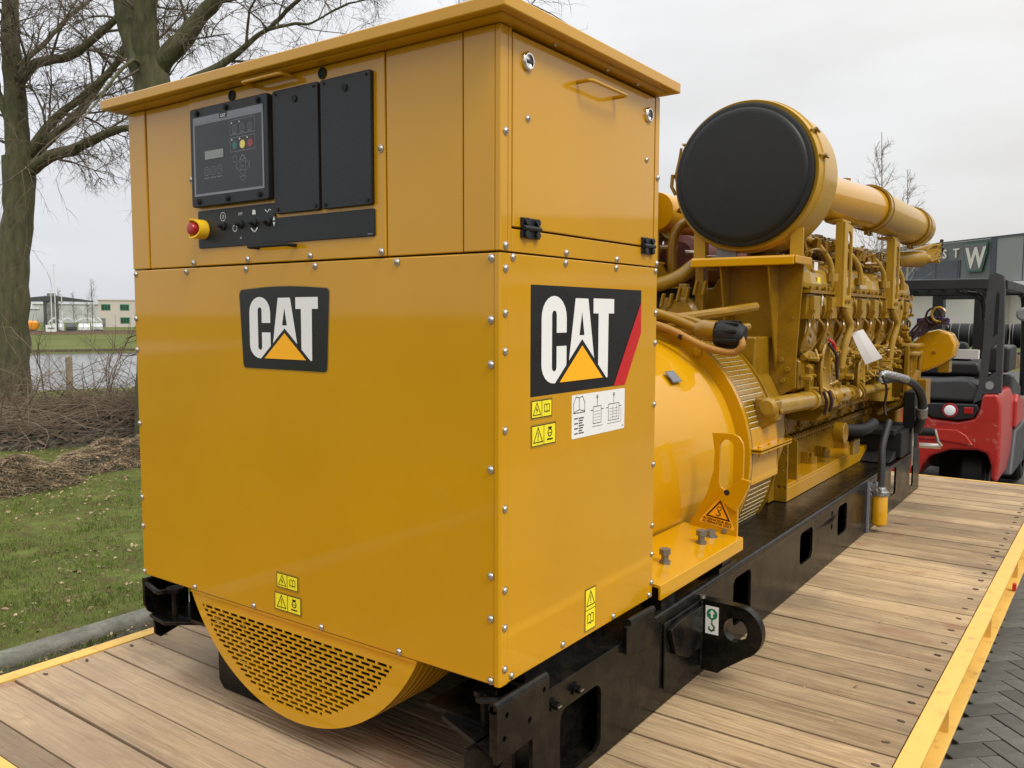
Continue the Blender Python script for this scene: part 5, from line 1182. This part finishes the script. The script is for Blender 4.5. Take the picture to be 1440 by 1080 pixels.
T2 = dict(trunk=[(-9.09,4.77,-.95,.36),(-9.09,4.78,-.6,.30), (-9.09,4.78,0.32,0.268),(-9.08,4.80,1.70,0.240),(-9.07,4.81,3.06,0.222),(-9.07,4.82,3.77,0.212),(-9.11,4.76,4.08,0.231) ], limbs=[[ (-9.13,4.71,3.98,0.157),(-9.30,4.68,4.40,0.140),(-9.45,4.66,4.86,0.122),(-9.60,4.65,5.33,0.105),(-9.78,4.59,6.15,0.087) ],[ (-9.09,4.78,4.03,0.175),(-9.02,4.70,4.35,0.153),(-8.93,4.66,4.75,0.132),(-8.79,4.69,5.33,0.110),(-8.67,4.69,6.05,0.089) ],[ (-9.04,4.87,3.96,0.138),(-8.87,4.88,4.11,0.125),(-8.65,4.97,4.28,0.111),(-8.42,5.07,4.55,0.098),(-8.20,5.16,4.75,0.085),(-7.93,5.30,5.12,0.073),(-7.59,5.52,5.66,0.060) ],[ (-9.03,4.88,3.51,0.055),(-8.73,5.03,3.79,0.049),(-8.29,5.37,4.08,0.042),(-8.00,5.48,4.28,0.035),(-7.71,5.59,4.45,0.029),(-7.35,5.75,4.75,0.023),(-6.94,5.96,5.06,0.017) ],[ (-7.72,5.51,4.39,0.022),(-7.42,5.68,4.45,0.018),(-7.16,5.80,4.45,0.015),(-6.83,5.97,4.62,0.012),(-6.38,6.25,4.78,0.008) ],[ (-9.11,4.74,3.85,0.032),(-8.95,4.50,3.99,0.026),(-8.84,4.16,3.68,0.019),(-8.72,3.82,3.26,0.013) ],[ (-8.63,5.47,4.93,0.055),(-8.02,5.86,5.27,0.045),(-7.24,6.37,5.44,0.035),(-6.56,6.70,5.21,0.026),(-5.86,6.98,4.97,0.017) ]])
tree('bare_tree', T1['trunk'], T1['limbs'], 'leafless mossy tree forking low, standing behind the brushwood at the far left', 'tree', 11, .42, 1.5, .022)
tree('bare_tree', T2['trunk'], T2['limbs'], 'thicker leafless tree rising behind the roof of the yellow cabinet', 'tree', 23, .34, 1.3, .020)
SAP = [[ (-7.36,37.57,4.33,0.062),(-7.50,37.54,6.14,0.046),(-7.68,37.50,7.35,0.031),(-7.64,37.51,8.54,0.015) ], [ (-6.41,37.76,4.30,0.046),(-6.60,37.73,5.80,0.031),(-6.70,37.71,7.14,0.015) ]]
# twiggy young trees far behind the engine and beyond the canal
def sapling(x, y, z0, h, label, seed, group=None, pale=False, spread=.35):
    rnd = random.Random(seed); root = thing('bare_tree', (x, y, z0), label, 'tree', group); root.name = 'young_tree'
    ROOT[root.name] = Vector((x, y, z0))
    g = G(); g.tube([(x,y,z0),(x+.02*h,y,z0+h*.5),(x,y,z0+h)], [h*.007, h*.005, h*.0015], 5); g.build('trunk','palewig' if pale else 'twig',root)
    gt = G()
    for k in range(18):
        f = .3+.65*k/18; p = Vector((x,y,z0+h*f)); a = rnd.uniform(0,6.28)
        wander(gt, rnd, p, Vector((math.cos(a)*spread*2,math.sin(a)*spread*2,1)).normalized(), h*.30*(1.15-f), h*.0022, 1, -.02, None, gt)
    tag(gt.build('crown','palewig' if pale else 'twig',root,recalc=False,smooth=0),kind='stuff'); return root
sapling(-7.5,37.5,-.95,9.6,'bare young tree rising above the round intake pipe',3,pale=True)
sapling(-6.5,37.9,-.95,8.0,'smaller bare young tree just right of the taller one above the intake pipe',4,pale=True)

def polar(bear, dist, off=0):
    b = R(bear); return Vector((CAM.x+math.sin(b)*dist+math.cos(b)*off, CAM.y+math.cos(b)*dist-math.sin(b)*off, 0))
def far_thing(name, bear, dist, z, label, cat, group=None):
    p = polar(bear, dist); o = thing(name, (p.x, p.y, z), label, cat, group, rz=0); ROOT.pop(o.name, None); o.rotation_euler = (0,0,-R(bear)); return o
M['render'] = mat('pale rendered wall', (.50,.46,.41), .8, var=.04, ns=.3)
M['greenwin'] = mat('green window frame', (.02,.17,.08), .4)
M['bridge'] = mat('dark bridge timber', (.045,.055,.055), .6)
M['tent'] = mat('white canopy', (.62,.64,.66), .6)
M['paleshed'] = mat('pale distant shed', (.44,.46,.45), .8, var=.03, ns=.1)
M['midgrey'] = mat('distant grey clutter', (.16,.16,.155), .8, ns=.5, var=.4)
M['orangetank'] = mat('orange tank', (.75,.28,.02), .5)
M['redbrick'] = mat('low brick wall', (.20,.13,.10), .85, ns=.5)
# office with green windows (far side of the canal)
FZ = -2.2
ob = far_thing('office_building', -61.6, 215, FZ, 'two storey pale office with green framed windows beyond the canal', 'building')
L_ = dict(local=True)
g = G(); g.box(0, 34, 0, 12, 0, 6.1); g.box(-.15, 34.15, -.15, 12.1, 6.1, 6.35); g.build('wall','render',ob,**L_)
for k in range(7):
    for z in (.9, 3.9):
        if k == 0 and z < 1: continue
        x = .6+3.9*k
        g = G(); g.box(x, x+1.9, -.10, .05, z, z+1.35); w = g.build('window','greenwin',ob,**L_)
        g = G()
        for q in range(3): g.box(x+.12+.6*q, x+.54+.6*q, -.14, -.11, z+.15, z+1.2)
        g.build('pane','glass',w,**L_)
g = G(); g.box(.5,1.4,-.1,.05,0,2.1); g.build('door','midgrey',ob,**L_)
# drawbridge
br = far_thing('drawbridge', -64.15, 150, FZ, 'black double beam drawbridge with arched portal beyond the canal', 'bridge')
for x in (-.75, .75):
    g = G(); g.box(x-.22,x+.22,-.3,.3,0,5.0); g.build('portal_leg','bridge',br,**L_)
g = G(); g.prism([(-.6,5.0),(-.53,5.0),(-.53,4.3),(-.4,4.75),(0,4.95),(.4,4.75),(.53,4.3),(.53,5.0)],'y',-.25,.25); g.box(-1.0,1.0,-.35,.35,5.0,5.35); g.build('portal_arch','bridge',br,**L_)
g = G(); g.prism([(-4.5,4.85),(-4.5,5.35),(-1,5.75),(1.4,5.75),(6.0,5.10),(6.0,4.90),(1.4,4.95)],'y',-.3,-.15); g.build('balance_beam','bridge',br,**L_)
g = G(); g.box(-5,.9,-2,2,-.2,.25); g.build('bridge_deck','bridge',br,**L_)
# orange tank, canopies, poles, sheds
tk = far_thing('orange_tank', -65.2, 150, FZ, 'round orange tank standing left of the drawbridge legs', 'tank')
g = G(); g.lathe((0,0,.6),(0,0,1),[(0,0),(0,.95),(.5,1.15),(1.1,1.15),(1.35,.6),(1.4,0)],20); g.build('tank_shell','orangetank',tk,**L_)
g = G(); g.box(-.9,.9,-.5,.5,0,.62); g.build('tank_base','midgrey',tk,**L_)
names = ['leftmost white arched canopy beyond the canal', 'white arched canopy between the lamp poles beyond the canal', 'broad white arched canopy left of the pale office', 'white arched canopy closest to the pale office']
for i, (be, w) in enumerate(((-63.95,1.9),(-63.3,2.2),(-62.3,3.6),(-61.72,1.9))):
    t_ = far_thing('arched_canopy', be, 165+4*i, FZ, names[i], 'canopy', 'white arched canopies beyond the canal')
    g = G(); n_ = 10; top = [(-w/2+w*k/n_, 1.7+.75*math.sin(math.pi*k/n_)) for k in range(n_+1)]; g.prism(top+[(a, b-.28) for a, b in reversed(top)],'y',-1.5,1.5); g.build('roof','tent',t_,**L_)
    for x in (-w/2+.08, w/2-.08): g = G(); g.box(x-.06,x+.06,-1.45,-1.35,0,1.75); g.build('post','tent',t_,**L_)
rb2 = random.Random(8)
for i, (be, h, lab) in enumerate(((-63.9,10.5,'tall white lamp pole right of the drawbridge'),(-64.1,6.6,'white pole between the drawbridge and the tall lamp pole'),(-63.55,6.0,'white pole right of the tall lamp pole'),(-62.45,4.0,'short white pole in front of the broad canopy'),(-61.93,4.4,'short white pole between the canopy and the office'))):
    p_ = far_thing('lamp_pole', be, 148, FZ, lab, 'pole', 'white poles beyond the canal'); g = G(); g.tube([(0,0,0),(0,0,h)],[.09,.06],8); g.box(-.3,.3,-.06,.06,h-.02,h+.08); g.build('mast','tent',p_,**L_)
sg = far_thing('white_board', -64.2, 140, FZ, 'white notice board standing right of the drawbridge leg', 'sign')
g = G(); g.box(-.6,.75,-.05,.05,.45,1.45); g.build('board','tent',sg,**L_); g = G(); g.box(-.55,-.47,.05,.12,0,.6); g.box(.6,.68,.05,.12,0,.6); g.build('legs','midgrey',sg,**L_)
g = G(); g.box(-.35,.5,-.07,-.052,.85,1.05); g.build('dark_print','midgrey',sg,**L_)
sh = far_thing('warehouse', -63.0, 330, FZ, 'long pale warehouse on the skyline behind the white canopies', 'building'); g = G(); g.box(-12,16,0,20,0,6.3); g.build('wall','paleshed',sh,**L_); g = G(); g.box(-12.2,16.2,-.3,20,6.3,6.8); g.build('roof','tent',sh,**L_)
sh = far_thing('warehouse', -65.6, 330, FZ, 'low pale warehouse on the skyline behind the drawbridge', 'building'); g = G(); g.box(-16,5,0,20,0,4.6); g.build('wall','paleshed',sh,**L_); g = G(); g.box(-16,5,-.3,20,4.6,5.0); g.build('roof','tent',sh,**L_)
tw = far_thing('silo_tower', -64.1, 320, FZ, 'grey slab tower on the skyline right of the drawbridge', 'tower'); g = G(); g.box(-2,2,0,4,0,9); g.box(-1.2,1.4,.5,3,9,9.8); g.build('wall','midgrey',tw,**L_)
wl_ = far_thing('low_wall', -63.5, 142, FZ, 'low reddish brick wall along the top of the canal bank', 'wall'); g = G(); g.box(-14,24,0,.3,0,.5); g.build('brick_face','redbrick',wl_,**L_); g = G(); g.box(-14,24,-.05,.35,.5,.56); g.build('coping','midgrey',wl_,**L_)
cars = G()
for k in range(4):
    c_ = far_thing('parked_car', -63.8+.70*k, 160+rb2.uniform(0,6), FZ, ['silver car parked end-on nearest the drawbridge','dark car parked end-on between the tall pole and the broad canopy','pale car parked end-on under the broad white canopy','silver car parked end-on nearest the pale office'][k], 'car', 'cars parked beyond the canal'); c_.rotation_euler.z += R(90)
    mt_ = ('paleshed','bridge','tent','paleshed','bridge')[k]
    g = G(); g.prism([(-2.1,.35),(-2.1,.85),(-1.3,.95),(-.8,1.4),(.7,1.42),(1.4,.95),(2.1,.85),(2.1,.35)],'y',-.85,.85); g.build('body',mt_,c_,**L_)
    g = G(); g.prism([(-1.15,.97),(-.75,1.33),(.65,1.35),(1.2,.97)],'y',-.87,-.855); g.build('window','glass',c_,**L_)
    for x in (-1.3,1.3): g = G(); g.cyl((x,-.86,.34),(x,.86,.34),.34,12); g.build('wheel','blackmatt',c_,**L_)
for k, (be, h) in enumerate(((-63.75,7),(-62.95,6.5),(-61.95,8.5),(-62.2,5))):
    p = polar(be,146); sapling(p.x,p.y,FZ,h,['bare narrow tree right of the drawbridge','bare narrow tree between the white canopies','tallest bare narrow tree left of the pale office','small bare tree beside the broad canopy'][k],30+k,'bare trees beyond the canal',spread=.15)
p = polar(-63.3,38.5); po_ = thing('mooring_post',(p.x,p.y,-2.9),'weathered wooden mooring post standing in the canal edge','post'); g = G(); g.tube([(p.x,p.y,-2.9),(p.x,p.y,-.9)],[.14,.13],12); g.lathe((p.x,p.y,-.9),(0,0,1),[(0,.13),(.05,.11),(.06,0)],12); g.build('post_shaft','brush_pale',po_)

# ================================================================== GREY BUILDING WITH LETTERING
M['cladd'] = mat('grey cladding', (.135,.14,.145), .55, var=.05, ns=.3, spec=.3)
M['cladl'] = mat('pale grey cladding', (.24,.245,.245), .6, var=.04, ns=.3)
M['cladk'] = mat('dark grey cladding', (.055,.062,.075), .5, var=.05)
M['offwhite'] = mat('off white hall wall', (.62,.585,.54), .7, var=.03, ns=.1)
M['wgreen'] = mat('dark green sign edge', (.015,.09,.06), .4)
bc = polar(-6.05, 60)
bd = thing('company_building', (bc.x, bc.y, GZ), 'grey clad company hall with white lettering and a framed W behind the forklift', 'building'); ROOT.pop(bd.name); bd.rotation_euler = (0,0,R(-41))
# local: corner at origin, left facade along -x facing -y, right facade along +y facing +x
g = G(); g.box(-40, -.02, .3, 20, 0, 4.1); g.box(-.9, 40, 1.2, 20, 0, 3.6); g.build('hall_wall','offwhite',bd,**L_)
g = G(); g.box(-30, -.45, 0, 12, 4.1, 6.55); g.build('upper_cladding','cladd',bd,**L_)
g = G(); g.box(-.45, .0, -.02, 12, 3.6, 6.6); g.build('corner_cladding','cladk',bd,**L_)
g = G(); g.box(.0, 40, .02, 12, 3.9, 6.58); g.build('side_cladding','cladl',bd,**L_)
g = G(); g.box(-30, -2.9, -.06, -.005, 4.15, 5.4); g.build('window_band','cladk',bd,**L_)
for k in range(12):
    g = G(); x = -3.0-2*k; g.box(x-1.9, x-.05, -.08, -.065, 4.22, 5.32); g.build('cladding_panel','cladk',bd,**L_)
g = G(); g.box(-30.5, -2.7, -1.0, .02, 3.95, 4.10); g.build('canopy','tent',bd,**L_)
g = G(); g.box(-30.2, 40, -.06, -.02+.0, 6.56, 6.66); g.build('roof_trim','cladk',bd,**L_)
g = G(); g.box(1.2, 40, -.4, 1.1, 3.25, 3.85); g.build('canopy','tent',bd,**L_)
for k in range(14): g = G(); g.box(2+2.6*k, 2.04+2.6*k, -.01, .015, 3.9, 6.5); g.build('cladding_joint','cladk',bd,**L_)
def sign3(txt, x, z, size, mt, y=-.12, bold=.02, th=.06, sx=1, name='letter'):
    vs, fs = text_geo(txt, size, bold); x0 = min(v[0] for v in vs); g = G(); n_ = len(vs)
    g.add([(x+(v[0]-x0)*sx, y, z+v[1]) for v in vs], fs); g.add([(x+(v[0]-x0)*sx, y+th, z+v[1]) for v in vs], fs)
    return g.build(name, mt, bd, smooth=0, **L_)
sign3('S', -4.42, 5.58, .80, 'offwhite'); sign3('T', -3.48, 5.58, .80, 'offwhite')
g = G(); wq = [(-2.62,6.42),(-.52,6.42),(-.60,5.7),(-.95,4.55),(-2.15,4.55),(-2.52,5.7)]; g.prism(wq,'y',-.16,-.10); g.build('sign_plate','wgreen',bd,**L_)
g = G(); g.prism([(-1.57+(a+1.57)*.90, 5.5+(b-5.5)*.90) for a,b in wq],'y',-.175,-.161); g.build('sign_face','cladd',bd,**L_)
sign3('W', -2.32, 4.85, 1.75, 'offwhite', y=-.20, bold=.03, th=.02, sx=.86)
# stacked black pipes, reeds in front
for i, (be, dd, z_) in enumerate(((-9.2,40,-.1),(-7.6,40.5,-.1),(-6.0,40,-.1),(-4.4,40.6,-.1),(-3.0,40,-.1))):
    p = polar(be, dd); r_ = thing('pipe_coil', (p.x,p.y,GZ), ['black pipe coil farthest left in the row behind the forklift','second black pipe coil from the left behind the forklift','middle black pipe coil behind the forklift','fourth black pipe coil from the left behind the forklift','rightmost black pipe coil behind the forklift'][i], 'pipe coil', 'black pipe coils in a row'); ROOT.pop(r_.name)
    g = G(); g.lathe((-.5,0,.98),(1,0,0),[(0,.3),(0,.47),(.05,.5),(1.0,.5),(1.02,.46),(1.02,.3)],26); g.build('coil','blackmatt',r_,**L_)
    g = G(); g.box(-.5,-.42,-.4,.4,0,.56); g.box(.40,.48,-.4,.4,0,.56); g.box(-.5,.48,-.05,.05,.2,.3); g.build('cradle','midgrey',r_,**L_)
    for x in (-.42,-.1,.28): g = G(); g.lathe((x,0,.98),(1,0,0),[(0,.505),(.03,.505)],26); g.build('white_band','midgrey',r_,**L_)
def reeds():
    g = G(); r_ = random.Random(6)
    for k in range(5000):
        p = polar(r_.uniform(-11,-1), r_.uniform(33,38)); h = r_.uniform(.15,.5); a = r_.uniform(-.1,.1)
        g.add([(p.x-.02,p.y,GZ),(p.x+.02,p.y,GZ),(p.x+a,p.y+a,GZ+h)],[(0,1,2)])
    return g
tag(reeds().build('dry_reeds','litter',None,recalc=False,smooth=0),kind='stuff')
vg = G()
for a, b in ((33,38),): 
    vg.add([tuple(polar(-20,33))[:2]+(-.943,),tuple(polar(5,33))[:2]+(-.943,),tuple(polar(5,38.5))[:2]+(-.943,),tuple(polar(-20,38.5))[:2]+(-.943,)],[(0,1,2,3)])
tag(vg.build('grass_strip','fargrass',recalc=False,smooth=0),kind='structure')
bk = polar(-6.6,30); rt_ = thing('yellow_bracket',(bk.x,bk.y,GZ),'slanting yellow bar standing in the grass behind the forklift','bar'); g = G(); g.tube([(bk.x-.1,bk.y,GZ),(bk.x-.12,bk.y,GZ+.95)],.04,8); g.tube([(bk.x-.1,bk.y,GZ+.85),(bk.x+.7,bk.y,GZ+.35)],.05,8); g.build('bar','railyel',rt_)

# ================================================================== FORKLIFT
M['fred'] = mat('red forklift paint', (.40,.020,.016), .35, coat=.3, var=.06, ns=4, dirt=.55, dirtcol=(.45,.30,.24), thr=(.60,.66))
M['fgrey'] = mat('grey forklift plastic', (.040,.042,.046), .5, var=.08, bump=.1)
M['fdark'] = mat('dark forklift frame', (.014,.015,.017), .4)
fk = thing('forklift', (-.35, 8.0, GZ), 'red and dark grey forklift seen from behind at the far end of the trailer', 'forklift')
FYR = 7.2
def fp(poly, y0, y1, mt, name, holes=(), bevel=.02, parent=None): g = G(); g.prism(poly,'y',y0,y1,holes); return g.build(name, mt, parent or fk, bevel=bevel, seg=3)
arch = [(.235,-.62),(.235,-.50),(.20,-.395),(.12,-.37),(-.10,-.385),(-.27,-.46),(-.34,-.56),(-.36,-.63)]
red = [(-.98,.0),(-.90,.05),(-.45,.03),(-.34,-.05),(-.27,-.10),(-.05,-.115),(.08,-.08),(.125,.03),(.14,.15),(.265,.16),(.30,.05),(.305,-.45),(.295,-.60),(.285,-.66)]+arch+[(-.40,-.70),(-.95,-.70),(-.99,-.5)]
fp(red, FYR, FYR+1.05, 'fred', 'counterweight', bevel=.03)
fp([(-.93,-.20),(-.05,-.19),(.03,-.24),(.09,-.33),(-.2,-.30),(-.93,-.31)], FYR-.012, FYR+.1, 'fred', 'bumper_recess', bevel=.01)
# lamp housing and rear lights
lampo = fp([(-.44,.03),(-.30,.045),(.105,.055),(.12,.01),(.075,-.075),(-.05,-.10),(-.26,-.09),(-.34,-.04)], FYR-.015, FYR+.3, 'fdark', 'lamp_housing', bevel=.012)
g = G(); g.lathe((-.115,FYR-.016,-.012),(0,-1,0),[(0,.068),(.012,.064),(.012,.05)],24); g.build('lamp_ring','redkey',lampo)
g = G(); g.lathe((-.115,FYR-.02,-.012),(0,-1,0),[(0,.05),(.014,.046),(.018,.03),(.018,0)],24); g.build('reversing_lamp','paper',lampo)
g = G(); g.box(-.0,.075,FYR-.022,FYR-.01,-.035,.025); g.build('tail_lamp','knob',lampo,bevel=.006)
fp([(-.95,.07),(-.95,.27),(-.25,.27),(-.05,.285),(.02,.28),(.10,.22),(.125,.165),(.11,.065)], FYR+.04, FYR+.95, 'fgrey', 'rear_hood', bevel=.04)
fp([(-.93,.28),(-.90,.40),(-.28,.42),(.05,.42),(.10,.30)], FYR+.35, FYR+1.2, 'fdark', 'seat_base', bevel=.03)
fp([(-.6,.42),(-.58,.62),(-.10,.60),(-.05,.42)], FYR+.75, FYR+.85, 'fdark', 'seat_backrest', bevel=.03)
# pillars of the overhead guard
hol = [[(.228,.80),(.243,1.08),(.272,1.09),(.262,.80)],[(.225,.45),(.230,.66),(.266,.72),(.268,.50)],[(.165,.30),(.18,.42),(.24,.52),(.24,.34)]]
hol = [[(.19,.66),(.20,1.02),(.222,1.08),(.238,1.04),(.236,.70)],[(.165,.30),(.178,.55),(.232,.62),(.236,.36)]]
pil = fp([(.065,.06),(.10,.20),(.125,.60),(.135,1.15),(.15,1.235),(.20,1.25),(.262,1.22),(.275,1.10),(.285,.60),(.285,.165),(.262,.162),(.14,.155),(.135,.10)], FYR+.02, FYR+.12, 'fgrey', 'guard_pillar', hol, bevel=.012)
g = G(); g.prism(rrect(.16,.225,.195,.27,.03),'y',FYR+.012,FYR+.02); g.build('pillar_badge','cladl',pil)
fp([(-.90,.06),(-.93,.60),(-.90,1.22),(-.80,1.22),(-.80,.60),(-.76,.06)], FYR+.02, FYR+.12, 'fgrey', 'guard_pillar', bevel=.012)
g = G(); g.box(-.92,.14,FYR+.0,FYR+.10,1.10,1.20); g.box(.20,.29,FYR+.12,FYR+1.75,1.10,1.19); g.box(-.92,-.83,FYR+.1,FYR+1.75,1.10,1.19); g.box(-.92,.29,FYR+1.7,FYR+1.78,1.08,1.19)
for k in range(7): g.box(-.78+.14*k,-.74+.14*k,FYR+.1,FYR+1.7,1.14,1.17)
g.build('overhead_guard','fdark',fk,bevel=.012)
g = G(); g.tube([(.25,FYR+1.72,1.12),(.29,FYR+1.9,1.0),(.30,FYR+2.0,.4),(.30,FYR+2.05,.0)],.04,10,smooth=4); g.tube([(-.88,FYR+1.72,1.12),(-.90,FYR+1.9,1.0),(-.92,FYR+2.0,.4),(-.92,FYR+2.05,.0)],.04,10,smooth=4); g.build('front_pillar','fdark',fk)
g = G(); g.tube([(-.78,FYR+.1,1.10),(-.86,FYR+.1,.95)],.05,8); g.tube([(-.10,FYR+.12,1.08),(.06,FYR+.14,1.02),(.10,FYR+.14,.80)],.014,8,smooth=4); g.tube([(-.04,FYR+.12,1.08),(.085,FYR+.14,1.04),(.115,FYR+.14,.84)],.014,8,smooth=4); g.box(.075,.135,FYR+.1,FYR+.16,.55,.82); g.build('cable_run','fdark',fk)
for x in (-.60,-.17):
    g = G(); g.box(x-.055,x+.055,FYR+2.15,FYR+2.35,-.6,1.20); g.build('mast_rail','fdark',fk)
g = G(); g.box(-.02,.03,FYR+2.15,FYR+2.3,-.6,1.19); g.box(-.6,.0,FYR+2.18,FYR+2.28,1.05,1.15); g.box(-.62,-.55,FYR+2.13,FYR+2.15,.80,.86); g.build('mast_cylinder','fdark',fk)
g = G(); g.box(-.22,.02,FYR+.62,FYR+.72,.44,.53); g.build('document_box','offwhite',fk)
g = G(); g.box(.02,.26,FYR+.9,FYR+1.6,.30,.56); g.build('side_console','fdark',fk,bevel=.03)
g = G(); g.lathe((.34,FYR+1.2,.88),(0,-1,0),[(0,.06),(.03,.07),(.05,.05),(.05,0)],16); g.box(.30,.34,FYR+1.2,FYR+1.24,.86,.9); g.build('rear_mirror','cladl',fk)
# right flank: red step panel, grey tank side, dark chassis
g = G(); g.prism([(FYR+1.06,.02),(FYR+1.15,.08),(FYR+1.7,.0),(FYR+1.9,-.10),(FYR+1.9,-.26),(FYR+1.06,-.26)],'x',.05,.335); g.build('flank_panel','fred',fk,bevel=.025)
g = G(); g.prism([(FYR+1.06,.28),(FYR+1.9,.12),(FYR+1.9,-.08),(FYR+1.06,.03)],'x',.0,.29); g.build('flank_cover','fgrey',fk,bevel=.03)
g = G(); g.prism([(FYR+.75,-.70),(FYR+1.06,-.27),(FYR+2.1,-.27),(FYR+2.1,-.72)],'x',.0,.345); g.box(-.9,.0,FYR+.9,FYR+2.2,-.70,-.2); g.box(-.93,.0,FYR+1.1,FYR+2.0,-.2,.25); g.build('chassis','fgrey',fk,bevel=.03)
def wheel(x0, x1, y, r):
    g = G(); w_ = x1-x0; g.lathe((x0,y,GZ+r),(1,0,0),[(.0,r*.55),(0,r*.9),(w_*.12,r),(w_*.88,r),(w_,r*.9),(w_,r*.55)],32); g.lathe((x0+w_*.1,y,GZ+r),(1,0,0),[(0,r*.56),(0,0)],20)
    w = g.build('wheel','blackmatt',fk); g = G(); g.lathe((x1-w_*.15,y,GZ+r),(1,0,0),[(0,0),(0,r*.54),(.01,r*.54),(.02,r*.3),(.05,r*.28),(.05,0)],20); g.build('rim','fgrey',w)
wheel(-.04,.17,FYR+.42,.27); wheel(-.85,-.64,FYR+.42,.27); wheel(.08,.34,FYR+1.95,.33); wheel(-.98,-.72,FYR+1.95,.33)
g = G(); g.box(.0,.23,FYR+.12,FYR+.9,-.39,-.37); g.box(-.3,.2,FYR+.75,FYR+.8,-.8,-.38); g.build('wheel_housing','dark',fk)
for x in (-.55,-.1):
    g = G(); g.prism([(FYR+2.36,.35),(FYR+2.42,.35),(FYR+2.42,-.80),(FYR+3.5,-.84),(FYR+3.5,-.86),(FYR+2.36,-.86)],'x',x-.06,x+.06); g.build('fork','fdark',fk)
